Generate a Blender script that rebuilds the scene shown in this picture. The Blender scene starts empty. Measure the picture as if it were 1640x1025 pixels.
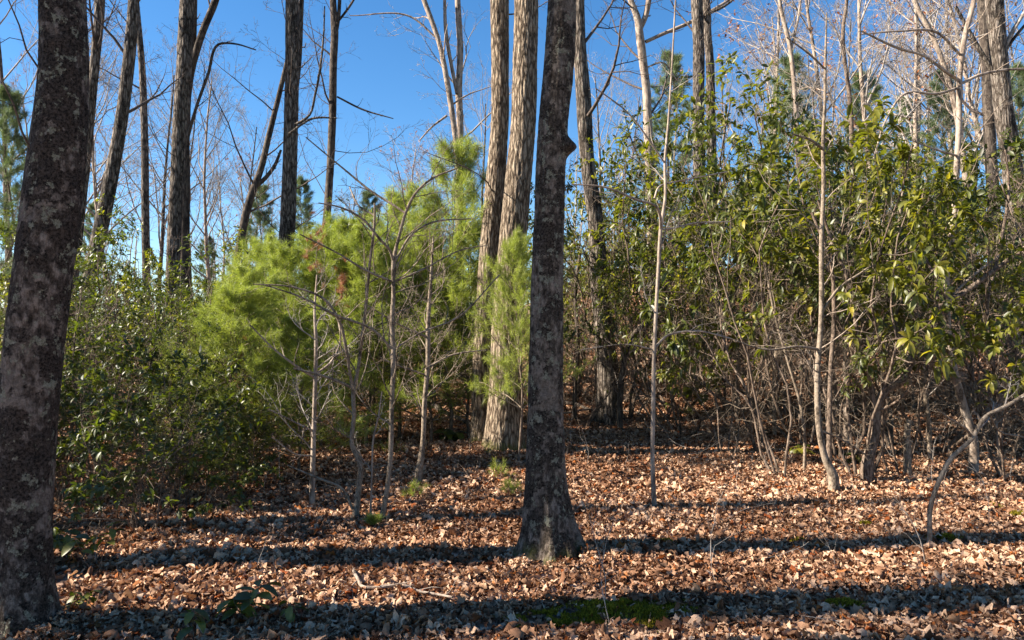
import bpy, math, random
import numpy as np
from mathutils import Vector, Matrix, Euler
random.seed(7); R = np.random.default_rng(7)
S = bpy.context.scene
COL = S.collection
PI = math.pi

# ------------------------------------------------------------------ camera, sky, sun, exposure
F = 1193.0; W0, H0 = 1640.0, 1025.0; EYE = 1.6; HORIZON = 530.0
PITCH = math.atan((HORIZON - H0/2)/F)
cam = bpy.data.objects.new('camera', bpy.data.cameras.new('camera')); COL.objects.link(cam)
cam.data.sensor_fit = 'HORIZONTAL'; cam.data.sensor_width = 36.0; cam.data.lens = 36.0*F/W0
cam.location = (0, 0, EYE); cam.rotation_euler = (PI/2 + PITCH, 0, 0)
cam.data.clip_start = 0.05; cam.data.clip_end = 3000
S.camera = cam

SUN_EL = math.radians(34); SUN_AZ = math.radians(-96)     # azimuth from +Y towards +X
w = bpy.data.worlds.new('World'); S.world = w; w.use_nodes = True
nt = w.node_tree; bg = nt.nodes['Background']
sky = nt.nodes.new('ShaderNodeTexSky'); sky.sky_type = 'NISHITA'; sky.sun_disc = False
sky.sun_elevation = SUN_EL; sky.sun_rotation = SUN_AZ
sky.altitude = 700; sky.air_density = 1.0; sky.dust_density = 0.25; sky.ozone_density = 3.0
hs = nt.nodes.new('ShaderNodeHueSaturation'); hs.inputs['Saturation'].default_value = 1.26; nt.links.new(sky.outputs[0], hs.inputs['Color'])
nt.links.new(hs.outputs[0], bg.inputs[0]); bg.inputs[1].default_value = 0.056
sun = bpy.data.objects.new('sun', bpy.data.lights.new('sun', 'SUN')); COL.objects.link(sun)
sun.data.energy = 5.0; sun.data.angle = math.radians(0.53); sun.data.color = (1.0, 0.91, 0.78)
sd = Vector((math.sin(SUN_AZ)*math.cos(SUN_EL), math.cos(SUN_AZ)*math.cos(SUN_EL), math.sin(SUN_EL)))
sun.rotation_euler = sd.to_track_quat('Z', 'Y').to_euler()
S.view_settings.view_transform = 'Standard'; S.view_settings.look = 'None'
S.view_settings.gamma = 1; S.view_settings.exposure = 1.95
S.render.engine = 'CYCLES'
S.cycles.max_bounces = 6; S.cycles.diffuse_bounces = 3; S.cycles.transmission_bounces = 3; S.cycles.transparent_max_bounces = 4

# ------------------------------------------------------------------ noise, terrain, pixel geometry
def _hash(ix, iy, iz):
    n = (ix*374761393 + iy*668265263 + iz*2147483647*3) & 0xffffffff
    n = ((n ^ (n >> 13))*1274126177) & 0xffffffff
    n = n ^ (n >> 16)
    return (n & 0xffff)/65535.0
def vnoise(P):
    P = np.asarray(P, float); I = np.floor(P).astype(np.int64); f = P - I; f = f*f*(3-2*f)
    o = 0
    for dx in (0, 1):
        for dy in (0, 1):
            for dz in (0, 1):
                wgt = (f[..., 0] if dx else 1-f[..., 0])*(f[..., 1] if dy else 1-f[..., 1])*(f[..., 2] if dz else 1-f[..., 2])
                o = o + wgt*_hash(I[..., 0]+dx, I[..., 1]+dy, I[..., 2]+dz)
    return o
def fbm(P, oct=3):
    P = np.asarray(P, float); a, s, o = 0.5, 1.0, 0
    for k in range(oct):
        o = o + a*(vnoise(P*s + 17.3*k) - 0.5)*2; a *= .5; s *= 2.1
    return o
def sstep(a, b, x):
    t = np.clip((x-a)/(b-a), 0, 1); return t*t*(3-2*t)
def hgt(x, y):
    x = np.asarray(x, float); y = np.asarray(y, float); x, y = np.broadcast_arrays(x, y)
    d = np.maximum(y - 10.5, 0); d = d*d/(d + 2.5)
    slope = 0.035 + 0.20*sstep(-1.5, 6.0, x)
    h = slope*26*np.tanh(d/26)
    P = np.stack([x*0.45+5, y*0.45, x*0], -1)
    h = h + 0.10*fbm(P, 2)*sstep(3, 6, y)
    h = h + 0.035*fbm(np.stack([x*2.2, y*2.2+9, x*0+3], -1), 2)
    h = h + 0.12*np.exp(-((x+0.1)**2/1.5 + (y-9.6)**2/1.2))
    h = h + 6.0*sstep(60, 300, y)*sstep(-60, 60, x) + 2.0*sstep(80, 300, y)
    return h
def H(x, y): return float(hgt(x, y))
cp, sp_ = math.cos(PITCH), math.sin(PITCH)
def ray(px, py):
    u, v = (px - W0/2)/F, (H0/2 - py)/F
    return np.array([u, cp - v*sp_, sp_ + v*cp])
def at(px, py, Y):
    r = ray(px, py); r = r*(Y/r[1]); return np.array([r[0], r[1], EYE + r[2]])
def gnd(px, py):
    r = ray(px, py)
    for Y in np.arange(1.5, 90, 0.03):
        p = r*(Y/r[1]); 
        if EYE + p[2] <= H(p[0], p[1]): return np.array([p[0], p[1], H(p[0], p[1])])
    return np.array([r[0]/r[1]*90, 90, H(0, 90)])
def wpx(w_, Y): return w_*Y/F       # a width in picture pixels as metres at depth Y

# ------------------------------------------------------------------ mesh helpers
def make_mesh(name, V, faces, mat, rnd=None, smooth=True):
    me = bpy.data.meshes.new(name)
    V = np.ascontiguousarray(V, np.float32); me.vertices.add(len(V)); me.vertices.foreach_set('co', V.ravel())
    faces = [np.asarray(f, np.int32) for f in faces if len(f)]
    idx = np.concatenate([f.ravel() for f in faces]); tot = np.concatenate([np.full(len(f), f.shape[1], np.int32) for f in faces])
    st = np.concatenate([[0], np.cumsum(tot)[:-1]]).astype(np.int32)
    me.loops.add(len(idx)); me.loops.foreach_set('vertex_index', idx)
    me.polygons.add(len(tot)); me.polygons.foreach_set('loop_start', st)
    me.update(calc_edges=True)
    if smooth: me.polygons.foreach_set('use_smooth', np.ones(len(tot), bool))
    if rnd is not None:
        a = me.attributes.new('rnd', 'FLOAT', 'POINT'); a.data.foreach_set('value', np.ascontiguousarray(rnd, np.float32))
    me.materials.append(mat); return me
class Geo:
    def __init__(s): s.V = []; s.Fq = []; s.Ft = []; s.R = []; s.n = 0
    def add(s, V, q=None, t=None, rnd=None):
        if len(V) == 0: return s
        if q is not None and len(q): s.Fq.append(np.asarray(q)+s.n)
        if t is not None and len(t): s.Ft.append(np.asarray(t)+s.n)
        s.V.append(V); s.R.append(np.zeros(len(V)) if rnd is None else rnd); s.n += len(V); return s
    def mesh(s, name, mat, smooth=True):
        F_ = []
        if s.Fq: F_.append(np.concatenate(s.Fq))
        if s.Ft: F_.append(np.concatenate(s.Ft))
        return make_mesh(name, np.concatenate(s.V), F_, mat, np.concatenate(s.R), smooth)
def obj(name, me, parent=None, kind=None, loc=None, label=None):
    o = bpy.data.objects.new(name, me); COL.objects.link(o)
    if parent is not None: o.parent = parent
    if kind: o['kind'] = kind
    if label: o['label'] = label
    if loc is not None: o.location = loc
    return o
def thing(name, label, cat, loc=(0, 0, 0), group=None, rz=0, me=None):
    o = bpy.data.objects.new(name, me); COL.objects.link(o); o.location = loc; o.rotation_euler = (0, 0, rz)
    o['label'] = label; o['category'] = cat
    if group: o['group'] = group
    return o
def copy_thing(src, label, loc, rz=0, sc=(1, 1, 1), group=None):
    c = src.copy(); COL.objects.link(c); c.location = loc; c.rotation_euler = (0, 0, rz); c.scale = sc; c['label'] = label
    if group: c['group'] = group
    for ch in src.children:
        d = ch.copy(); COL.objects.link(d); d.parent = c
        for g in ch.children:
            e = g.copy(); COL.objects.link(e); e.parent = d
    return c
def nrm(v): return v/np.maximum(np.linalg.norm(v, axis=-1, keepdims=True), 1e-9)
def tubes(P, r, sides=3):
    """batch of tubes: P (N,K,3), r (N,K)"""
    N, K, _ = P.shape
    T = nrm(np.gradient(P, axis=1)); ax = nrm(P[:, -1]-P[:, 0])
    ref = np.where(np.abs(ax[:, 2:3]) > 0.8, np.array([[1., 0, 0]]), np.array([[0, 0, 1.]]))[:, None, :]
    U = nrm(np.cross(T, ref)); Vv = np.cross(T, U)
    a = np.arange(sides)*2*PI/sides
    ring = U[:, :, None, :]*np.cos(a)[None, None, :, None] + Vv[:, :, None, :]*np.sin(a)[None, None, :, None]
    V = (P[:, :, None, :] + ring*r[:, :, None, None]).reshape(-1, 3)
    base = (np.arange(N)*K*sides)[:, None, None] + (np.arange(K-1)*sides)[None, :, None]
    j = np.arange(sides)[None, None, :]; jn = (j+1) % sides
    q = np.stack([base+j, base+jn, base+sides+jn, base+sides+j], -1).reshape(-1, 4)
    return V, q
def grow(start, dirs, L, r0, K=5, wig=0.25, up=0.1, tip=0.25, rng=R):
    N = len(start); d = nrm(dirs); P = np.zeros((N, K, 3)); P[:, 0] = start; seg = (L/(K-1))[:, None]
    for k in range(1, K):
        d = nrm(d + rng.normal(0, wig, (N, 3)) + np.array([0, 0, up])); P[:, k] = P[:, k-1] + d*seg
    r = r0[:, None]*(1 - (1-tip)*np.linspace(0, 1, K)[None, :])
    return P, r
def kids(P, r, n, t0, t1, ang, lr, Lpar, rr=0.6, flat=False, rng=R):
    """n children on each parent: starts, dirs, lengths, radii"""
    N, K, _ = P.shape
    t = (t0 + (t1-t0)*((np.arange(n)[None, :] + rng.random((N, n)))/n))*(K-1)
    i = np.minimum(t.astype(int), K-2); f = (t-i)[..., None]
    a = np.arange(N)[:, None]; p = P[a, i]*(1-f) + P[a, i+1]*f; T = nrm(P[a, i+1]-P[a, i])
    rad = r[a, i]*(1-f[..., 0]) + r[a, i+1]*f[..., 0]
    q = rng.normal(0, 1, (N, n, 3));
    if flat: q[..., 2] *= 0.25
    q = nrm(q - (q*T).sum(-1, keepdims=True)*T)
    A = ang*(0.7+0.6*rng.random((N, n)))[..., None]
    d = T*np.cos(A) + q*np.sin(A)
    L = Lpar[:, None]*lr*(1.15 - 0.75*(t/(K-1)))*(0.6+0.8*rng.random((N, n)))
    return p.reshape(-1, 3), d.reshape(-1, 3), L.ravel(), (rad*rr).ravel()

# ------------------------------------------------------------------ materials
def newmat(name):
    m = bpy.data.materials.new(name); m.use_nodes = True; t = m.node_tree; t.nodes.clear()
    o = t.nodes.new('ShaderNodeOutputMaterial'); b = t.nodes.new('ShaderNodeBsdfPrincipled'); t.links.new(b.outputs[0], o.inputs[0])
    return m, t, b, o
def ramp(t, stops, interp='LINEAR'):
    r = t.nodes.new('ShaderNodeValToRGB'); r.color_ramp.interpolation = interp; e = r.color_ramp.elements
    while len(e) < len(stops): e.new(0.5)
    for k, (p, c) in enumerate(stops): e[k].position = p; e[k].color = tuple(c) + (1,) if len(c) == 3 else c
    return r
def noise(t, vec, scale, detail=4, rough=0.6, dist=0):
    n = t.nodes.new('ShaderNodeTexNoise'); n.inputs['Scale'].default_value = scale; n.inputs['Detail'].default_value = detail
    n.inputs['Roughness'].default_value = rough; n.inputs['Distortion'].default_value = dist; t.links.new(vec, n.inputs['Vector']); return n
def mapped(t, sc, out='Object'):
    c = t.nodes.new('ShaderNodeTexCoord'); m = t.nodes.new('ShaderNodeMapping'); m.inputs['Scale'].default_value = sc
    t.links.new(c.outputs[out], m.inputs['Vector']); return m.outputs[0]
def mix(t, fac, a, b, mode='MIX'):
    m = t.nodes.new('ShaderNodeMix'); m.data_type = 'RGBA'; m.blend_type = mode
    for s, v in ((m.inputs[0], fac), (m.inputs[6], a), (m.inputs[7], b)):
        if hasattr(v, 'links'): t.links.new(v, s)
        elif isinstance(v, (int, float)): s.default_value = v
        else: s.default_value = tuple(v)+(1,)
    return m.outputs[2]
def bark(name, c_dark, c_mid, c_pale, pale_amt=0.5, stretch=0.25, fine=38, dark_patch=0.0, lichen=0.0, moss=0.0, bump=0.6, patch=2.2, horiz=False, furrow=0.0):
    m, t, b, o = newmat(name)
    v = mapped(t, (1, 1, stretch)); vh = mapped(t, (1, 1, 1.15) if horiz else (1, 1, 0.5)); vi = mapped(t, (1, 1, 1))
    n1 = noise(t, v, fine, 7, 0.72); base = ramp(t, [(0.38, c_dark), (0.5, c_mid), (0.66, c_pale)]); t.links.new(n1.outputs[0], base.inputs[0])
    col = base.outputs[0]; hgt_ = n1.outputs[0]
    n2 = noise(t, vh, patch*1.3, 9, 0.6); r2 = ramp(t, [(0.54-0.08*pale_amt, (0, 0, 0)), (0.58, (1, 1, 1))]); t.links.new(n2.outputs[0], r2.inputs[0])
    mm = t.nodes.new('ShaderNodeMath'); mm.operation = 'MULTIPLY'; mm.inputs[1].default_value = pale_amt; t.links.new(r2.outputs[0], mm.inputs[0])
    sp = ramp(t, [(0.35, tuple(x*0.7 for x in c_mid)), (0.6, c_pale)]); ns_ = noise(t, vi, fine*2.2, 4, 0.8); t.links.new(ns_.outputs[0], sp.inputs[0])
    col = mix(t, mm.outputs[0], col, sp.outputs[0])
    if dark_patch:
        n3 = noise(t, vh, patch*2.0, 12, 0.64); r3 = ramp(t, [(0.58-0.09*dark_patch, (0, 0, 0)), (0.61-0.09*dark_patch, (1, 1, 1))]); t.links.new(n3.outputs[0], r3.inputs[0])
        dk = ramp(t, [(0.4, tuple(x*0.35 for x in c_dark)), (0.65, c_mid)]); t.links.new(ns_.outputs[0], dk.inputs[0])
        col = mix(t, r3.outputs[0], col, dk.outputs[0])
    if lichen:
        n4 = noise(t, vi, 14, 9, 0.7); r4 = ramp(t, [(0.63-0.1*lichen, (0, 0, 0)), (0.65-0.1*lichen, (1, 1, 1))]); t.links.new(n4.outputs[0], r4.inputs[0])
        n4b = noise(t, vi, 90, 3, 0.8); lc = ramp(t, [(0.35, (0.085, 0.08, 0.052)), (0.65, (0.25, 0.235, 0.18))]); t.links.new(n4b.outputs[0], lc.inputs[0])
        col = mix(t, r4.outputs[0], col, lc.outputs[0])
    if furrow:
        vf = mapped(t, (1, 1, 0.17)); wob = noise(t, vi, 9, 3, 0.6); vm = t.nodes.new('ShaderNodeVectorMath'); vm.operation = 'MULTIPLY_ADD'; vm.inputs[1].default_value = (0.03, 0.03, 0.0)
        t.links.new(wob.outputs['Color'], vm.inputs[0]); t.links.new(vf, vm.inputs[2]); vo_ = t.nodes.new('ShaderNodeTexVoronoi'); vo_.feature = 'DISTANCE_TO_EDGE'; vo_.inputs['Scale'].default_value = furrow; t.links.new(vm.outputs[0], vo_.inputs['Vector'])
        fr_ = ramp(t, [(0.02, (0.22, 0.20, 0.18)), (0.22, (1, 1, 1))]); t.links.new(vo_.outputs['Distance'], fr_.inputs[0]); col = mix(t, 1.0, col, fr_.outputs[0], 'MULTIPLY')
        ma = t.nodes.new('ShaderNodeMath'); ma.operation = 'MULTIPLY_ADD'; ma.inputs[1].default_value = 1.6; t.links.new(vo_.outputs['Distance'], ma.inputs[0]); t.links.new(n1.outputs[0], ma.inputs[2]); hgt_ = ma.outputs[0]
    if moss:
        # moss is densest near the foot: a real coating, faded by height
        g = t.nodes.new('ShaderNodeSeparateXYZ'); t.links.new(vi, g.inputs[0])
        mr = t.nodes.new('ShaderNodeMapRange'); mr.inputs[1].default_value = 0.0; mr.inputs[2].default_value = 0.45; mr.inputs[3].default_value = moss; mr.inputs[4].default_value = 0.0
        t.links.new(g.outputs[2], mr.inputs[0])
        n5 = noise(t, vi, 9, 9, 0.75); ad = t.nodes.new('ShaderNodeMath'); ad.operation = 'MULTIPLY'; t.links.new(mr.outputs[0], ad.inputs[0]); t.links.new(n5.outputs[0], ad.inputs[1])
        r5 = ramp(t, [(0.34, (0, 0, 0)), (0.5, (0.85, 0.85, 0.85))]); t.links.new(ad.outputs[0], r5.inputs[0])
        col = mix(t, r5.outputs[0], col, (0.085, 0.08, 0.018))
    t.links.new(col, b.inputs['Base Color']); b.inputs['Roughness'].default_value = 0.92; b.inputs['Specular IOR Level'].default_value = 0.15
    bp = t.nodes.new('ShaderNodeBump'); bp.inputs['Strength'].default_value = bump; bp.inputs['Distance'].default_value = 0.02
    t.links.new(hgt_, bp.inputs['Height']); t.links.new(bp.outputs[0], b.inputs['Normal'])
    return m
M = {}
M['maple_dark'] = bark('bark_maple_dark', (0.020, 0.015, 0.011), (0.080, 0.060, 0.048), (0.25, 0.20, 0.165), 0.55, 0.6, 30, dark_patch=1.25, lichen=0.55, moss=0.8, bump=0.9, patch=2.6, horiz=True)
M['maple_grey'] = bark('bark_maple_grey', (0.022, 0.017, 0.012), (0.085, 0.065, 0.050), (0.25, 0.20, 0.16), 0.55, 0.5, 30, dark_patch=1.0, lichen=0.6, moss=0.9, bump=0.9, patch=3.0, horiz=True)
M['oak'] = bark('bark_oak', (0.10, 0.07, 0.048), (0.25, 0.19, 0.135), (0.40, 0.325, 0.235), 0.3, 0.3, 34, lichen=0.1, moss=1.1, bump=1.0, furrow=26)
M['grey'] = bark('bark_grey', (0.045, 0.036, 0.030), (0.14, 0.115, 0.095), (0.30, 0.25, 0.205), 0.5, 0.3, 24, dark_patch=0.35, lichen=0.35, bump=1.0, patch=1.6, furrow=20)
M['dark'] = bark('bark_dark', (0.022, 0.017, 0.014), (0.065, 0.05, 0.04), (0.16, 0.13, 0.10), 0.3, 0.25, 24, dark_patch=0.3, bump=0.8)
M['pale'] = bark('bark_pale', (0.09, 0.066, 0.05), (0.26, 0.20, 0.155), (0.42, 0.345, 0.275), 0.6, 0.3, 16, dark_patch=0.05, bump=0.4)
M['sapling'] = bark('bark_sapling', (0.06, 0.045, 0.033), (0.18, 0.138, 0.10), (0.33, 0.265, 0.20), 0.6, 0.6, 40, dark_patch=0.15, bump=0.3, patch=6)
M['laurel_bark'] = bark('bark_laurel', (0.035, 0.025, 0.018), (0.12, 0.085, 0.062), (0.28, 0.215, 0.165), 0.5, 0.4, 45, dark_patch=0.2, bump=0.5, patch=5)
M['twig'] = bark('bark_twig', (0.11, 0.09, 0.078), (0.25, 0.215, 0.185), (0.40, 0.355, 0.31), 0.4, 1, 20, bump=0.1)
M['twig_dark'] = bark('bark_twig_dark', (0.035, 0.027, 0.024), (0.085, 0.065, 0.056), (0.17, 0.135, 0.115), 0.3, 1, 20, bump=0.1)

def leafmat(name, stops, rough=0.4, trans=0.35, tcol=None, spec=0.5, nscale=60, coat=0.0):
    m, t, b, o = newmat(name)
    a = t.nodes.new('ShaderNodeAttribute'); a.attribute_name = 'rnd'
    r = ramp(t, stops); t.links.new(a.outputs['Fac'], r.inputs[0])
    v = mapped(t, (1, 1, 1)); n = noise(t, v, nscale, 3, 0.6); nr = ramp(t, [(0.3, (0.62, 0.60, 0.58)), (0.7, (1.12, 1.1, 1.08))]); t.links.new(n.outputs[0], nr.inputs[0])
    col = mix(t, 1.0, r.outputs[0], nr.outputs[0], 'MULTIPLY')
    t.links.new(col, b.inputs['Base Color']); b.inputs['Roughness'].default_value = rough; b.inputs['Specular IOR Level'].default_value = spec
    b.inputs['Coat Weight'].default_value = coat; b.inputs['Coat Roughness'].default_value = 0.3
    tr = t.nodes.new('ShaderNodeBsdfTranslucent'); tc = mix(t, 1.0, col, tcol or (1, 1, 1), 'MULTIPLY'); t.links.new(tc, tr.inputs['Color'])
    ms = t.nodes.new('ShaderNodeMixShader'); ms.inputs[0].default_value = trans
    t.links.new(b.outputs[0], ms.inputs[1]); t.links.new(tr.outputs[0], ms.inputs[2]); t.links.new(ms.outputs[0], o.inputs[0])
    return m
M['litter'] = leafmat('dead_leaf', [(0.0, (0.034, 0.016, 0.009)), (0.22, (0.12, 0.056, 0.031)), (0.45, (0.29, 0.155, 0.090)), (0.62, (0.48, 0.30, 0.19)), (0.76, (0.66, 0.47, 0.33)),
                                   (0.86, (0.38, 0.135, 0.038)), (0.93, (0.22, 0.060, 0.020)), (1.0, (0.13, 0.095, 0.065))], 0.75, 0.18, (1.0, 0.75, 0.5), 0.08, 45)
M['laurel'] = leafmat('laurel_leaf', [(0.0, (0.05, 0.06, 0.010)), (0.5, (0.125, 0.13, 0.016)), (0.85, (0.22, 0.20, 0.022)), (1.0, (0.32, 0.26, 0.03))], 0.46, 0.38, (1.9, 2.1, 0.7), 0.5, 30)
M['laurel_dark'] = leafmat('rhododendron_leaf', [(0.0, (0.035, 0.045, 0.012)), (0.6, (0.085, 0.10, 0.017)), (1.0, (0.18, 0.17, 0.022))], 0.46, 0.3, (1.8, 2.1, 0.6), 0.5, 30)
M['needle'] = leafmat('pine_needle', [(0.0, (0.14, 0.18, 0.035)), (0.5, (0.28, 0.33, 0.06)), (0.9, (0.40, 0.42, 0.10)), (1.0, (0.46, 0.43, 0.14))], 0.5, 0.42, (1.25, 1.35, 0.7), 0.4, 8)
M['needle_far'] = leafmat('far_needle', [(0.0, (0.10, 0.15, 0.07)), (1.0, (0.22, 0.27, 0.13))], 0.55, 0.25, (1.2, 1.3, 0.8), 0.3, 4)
M['needle_dead'] = leafmat('dead_needle', [(0.0, (0.20, 0.075, 0.03)), (1.0, (0.42, 0.20, 0.09))], 0.6, 0.2, (1, 0.8, 0.6), 0.3, 8)
M['moss'] = leafmat('moss_frond', [(0.0, (0.10, 0.085, 0.006)), (0.6, (0.25, 0.21, 0.012)), (1.0, (0.40, 0.31, 0.03))], 0.8, 0.3, (1, 1, 0.6), 0.2, 30)
M['grass'] = leafmat('grass_blade', [(0.0, (0.10, 0.12, 0.03)), (1.0, (0.36, 0.32, 0.16))], 0.6, 0.3, None, 0.3, 10)

# ground sheet
m, t, b, o = newmat('forest_floor'); v = mapped(t, (1, 1, 1))
vo = t.nodes.new('ShaderNodeTexVoronoi'); vo.inputs['Scale'].default_value = 13; t.links.new(v, vo.inputs['Vector'])
r1 = ramp(t, [(0.0, (0.09, 0.045, 0.028)), (0.4, (0.22, 0.125, 0.08)), (0.75, (0.36, 0.22, 0.15)), (1.0, (0.46, 0.31, 0.21))])
sx = t.nodes.new('ShaderNodeSeparateColor'); t.links.new(vo.outputs['Color'], sx.inputs[0]); t.links.new(sx.outputs[0], r1.inputs[0])
n = noise(t, v, 40, 5, 0.7); nr = ramp(t, [(0.3, (0.35, 0.33, 0.32)), (0.7, (1, 1, 1))]); t.links.new(n.outputs[0], nr.inputs[0])
t.links.new(mix(t, 1.0, r1.outputs[0], nr.outputs[0], 'MULTIPLY'), b.inputs['Base Color']); b.inputs['Roughness'].default_value = 0.95
bp = t.nodes.new('ShaderNodeBump'); bp.inputs['Distance'].default_value = 0.05; bp.inputs['Strength'].default_value = 1.0
t.links.new(vo.outputs['Color'], bp.inputs['Height']); t.links.new(bp.outputs[0], b.inputs['Normal']); M['floor'] = m

# ------------------------------------------------------------------ ground
us = np.linspace(-1, 1, 260); xs = 9*us + 391*us**5
vs = np.linspace(0, 1, 330); ys = -8 + 38*vs + 470*vs**5
X, Y = np.meshgrid(xs, ys); Z = hgt(X, Y)
V = np.stack([X, Y, Z], -1).reshape(-1, 3); nx, ny = len(xs), len(ys)
i = (np.arange(ny-1)[:, None]*nx + np.arange(nx-1)[None, :]).ravel()
ground = obj('ground', make_mesh('ground', V, [np.stack([i, i+1, i+nx+1, i+nx], -1)], M['floor'])); ground['kind'] = 'structure'

# ------------------------------------------------------------------ dead leaves
def leaf_template(rng, K=5, lobed=True):
    s = np.linspace(0, 1, K); wd = np.sin(PI*np.clip(s*0.93+0.04, 0, 1))**0.7*(0.15+0.17*rng.random())
    if lobed: wd = wd*(1 + 0.5*np.where(np.arange(K) % 2 == 0, -1, 1)*(0.3+0.7*rng.random()))
    wd[0] = 0.015; wd[-1] = 0.02
    curl = rng.normal(0, 1.9); a = np.cumsum(np.full(K, curl/K)) - curl/2; x = np.concatenate([[0], np.cumsum(np.cos(a[:-1]))])/(K-1); z = np.concatenate([[0], np.cumsum(np.sin(a[:-1]))])/(K-1)
    fold = rng.normal(0.4, 0.85); tw = rng.normal(0, 1.3)
    P = np.zeros((K, 3, 3))
    for k in range(K):
        for j, sgn in enumerate((-1, 0, 1)):
            ww = wd[k]*(1 + rng.normal(0, 0.18)); ang = tw*(s[k]-0.5) + sgn*fold
            P[k, j] = (x[k]-0.5+rng.normal(0, 0.02), sgn*ww*math.cos(ang), z[k] + abs(sgn)*ww*math.sin(fold+sgn*tw*(s[k]-.5)) + rng.normal(0, 0.05))
    q = [(k*3+j, k*3+j+1, k*3+3+j+1, k*3+3+j) for k in range(K-1) for j in range(2)]
    V = P.reshape(-1, 3); V[:, 2] -= V[:, 2].min(); return V, np.array(q)
TL = [leaf_template(R, (5, 6, 7, 6)[k % 4]) for k in range(28)]
def rotm(yaw, ax, ay):
    cy, sy, cx, sx, cb, sb = np.cos(yaw), np.sin(yaw), np.cos(ax), np.sin(ax), np.cos(ay), np.sin(ay); z = np.zeros_like(yaw); o1 = z+1
    Rz = np.stack([cy, -sy, z, sy, cy, z, z, z, o1], -1).reshape(-1, 3, 3); Rx = np.stack([o1, z, z, z, cx, -sx, z, sx, cx], -1).reshape(-1, 3, 3)
    Ry = np.stack([cb, z, sb, z, o1, z, -sb, z, cb], -1).reshape(-1, 3, 3); return Rz @ Ry @ Rx
def litter_points(n, y0, y1, margin=0.15):
    y = np.sqrt(y0**2 + (y1**2-y0**2)*R.random(n)); x = (R.random(n)*2-1)*y*(W0/2/F)*(1+margin); return x, y
MOSS = [(1000, 985, 0.40, 0.21), (868, 1003, 0.30, 0.16), (1350, 975, 0.17, 0.08), (1068, 874, 0.10, 0.06), (1590, 815, 0.12, 0.08), (1632, 828, 0.12, 0.09), (1285, 872, 0.10, 0.06), (1520, 868, 0.16, 0.06), (1385, 845, .07, .05)]
MOSSW = [(gnd(a, b_)[:2], c, d) for a, b_, c, d in MOSS]
TR = []      # trunk feet leaves pile around
NCL = 26; clumps = bpy.data.collections.new('leaf_clumps')
for k in range(NCL):
    g = Geo(); n = 34; th = R.random(n)*2*PI; rr_ = 0.115*np.sqrt(R.random(n)); Rm = rotm(R.random(n)*2*PI, R.normal(0, 0.55, n)+PI*(R.random(n) < 0.5), R.normal(0, 0.55, n)); tone = 0.40 + 0.24*k/(NCL-1)
    for j in range(n):
        TV, TQ = TL[R.integers(len(TL))]; sc = 0.054*math.exp(min(R.normal(0, 0.38), 0.55)); V = (Rm[j] @ (TV - [0, 0, TV[:, 2].mean()]).T).T*sc + [rr_[j]*math.cos(th[j]), rr_[j]*math.sin(th[j]), 0.006 + 0.034*R.random()**1.2]
        rn = float(np.clip(tone + 0.2*R.normal(), 0, 0.78)) if R.random() > 0.09 else 0.8+0.2*R.random()
        g.add(V, q=TQ, rnd=np.full(len(TV), rn))
    clumps.objects.link(bpy.data.objects.new('leaf_clump_%02d' % k, g.mesh('leaf_clump', M['litter'])))
PT = []; VI = []
def scatter(n, y0, y1, scale):
    x, y = litter_points(n, y0, y1)
    keep = np.ones(n, bool)
    for (c, a, b_) in MOSSW: keep &= ~((((x-c[0])/a)**2 + ((y-c[1])/b_)**2 < 1.0) & (R.random(n) < 0.93))
    x, y = x[keep], y[keep]; e = 0.08; gx = (hgt(x+e, y)-hgt(x-e, y))/(2*e); gy = (hgt(x, y+e)-hgt(x, y-e))/(2*e)
    z = hgt(x, y) - 0.006 + 0.03*np.maximum(fbm(np.stack([x*4, y*4, x*0], -1), 2), 0)
    tn = 0.5+0.8*fbm(np.stack([x*0.9, y*0.9, x*0+4], -1), 3)+R.normal(0, .22, len(x)); VI.append(np.clip(tn*NCL, 0, NCL-1).astype(np.int32))
    PT.append(np.stack([x, y, z, gy+R.normal(0, .10, len(x)), -gx+R.normal(0, .10, len(x)), R.random(len(x))*2*PI, scale*np.exp(R.normal(0, .10, len(x)))], -1))
scatter(3400, 3.0, 7.0, 1.0); scatter(9500, 7.0, 14.0, 1.05); scatter(11000, 14.0, 28.0, 1.6); scatter(6000, 28.0, 55.0, 3.0)
for (fx, fy, fr) in ((0.27, 5.12, 0.24), (-2.62, 3.9, 0.24), (-0.1, 9.3, 0.33), (1.55, 12.2, .28)):
    n = 60; th = R.random(n)*2*PI; q_ = fr*(0.95+0.9*R.random(n)); x = fx+q_*np.cos(th); y = fy+q_*np.sin(th)
    VI.append(R.integers(0, NCL, n).astype(np.int32)); PT.append(np.stack([x, y, hgt(x, y)+0.06*np.clip(1.9-q_/fr, 0, 1), R.normal(0, .3, n), R.normal(0, .3, n), R.random(n)*6.28, 0.6+0*x], -1))
PT = np.concatenate(PT); me = bpy.data.meshes.new('leaf_litter'); me.vertices.add(len(PT)); me.vertices.foreach_set('co', PT[:, :3].astype(np.float32).ravel())
a = me.attributes.new('rot', 'FLOAT_VECTOR', 'POINT'); a.data.foreach_set('vector', PT[:, 3:6].astype(np.float32).ravel())
a = me.attributes.new('scl', 'FLOAT', 'POINT'); a.data.foreach_set('value', PT[:, 6].astype(np.float32))
a = me.attributes.new('vid', 'INT', 'POINT'); a.data.foreach_set('value', np.concatenate(VI))
me.update(); litter = obj('leaf_litter', me, kind='stuff'); litter['label'] = 'brown dead leaves carpeting the forest floor'
ng = bpy.data.node_groups.new('leaf_litter', 'GeometryNodeTree'); ng.interface.new_socket('Geometry', in_out='INPUT', socket_type='NodeSocketGeometry'); ng.interface.new_socket('Geometry', in_out='OUTPUT', socket_type='NodeSocketGeometry')
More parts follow.
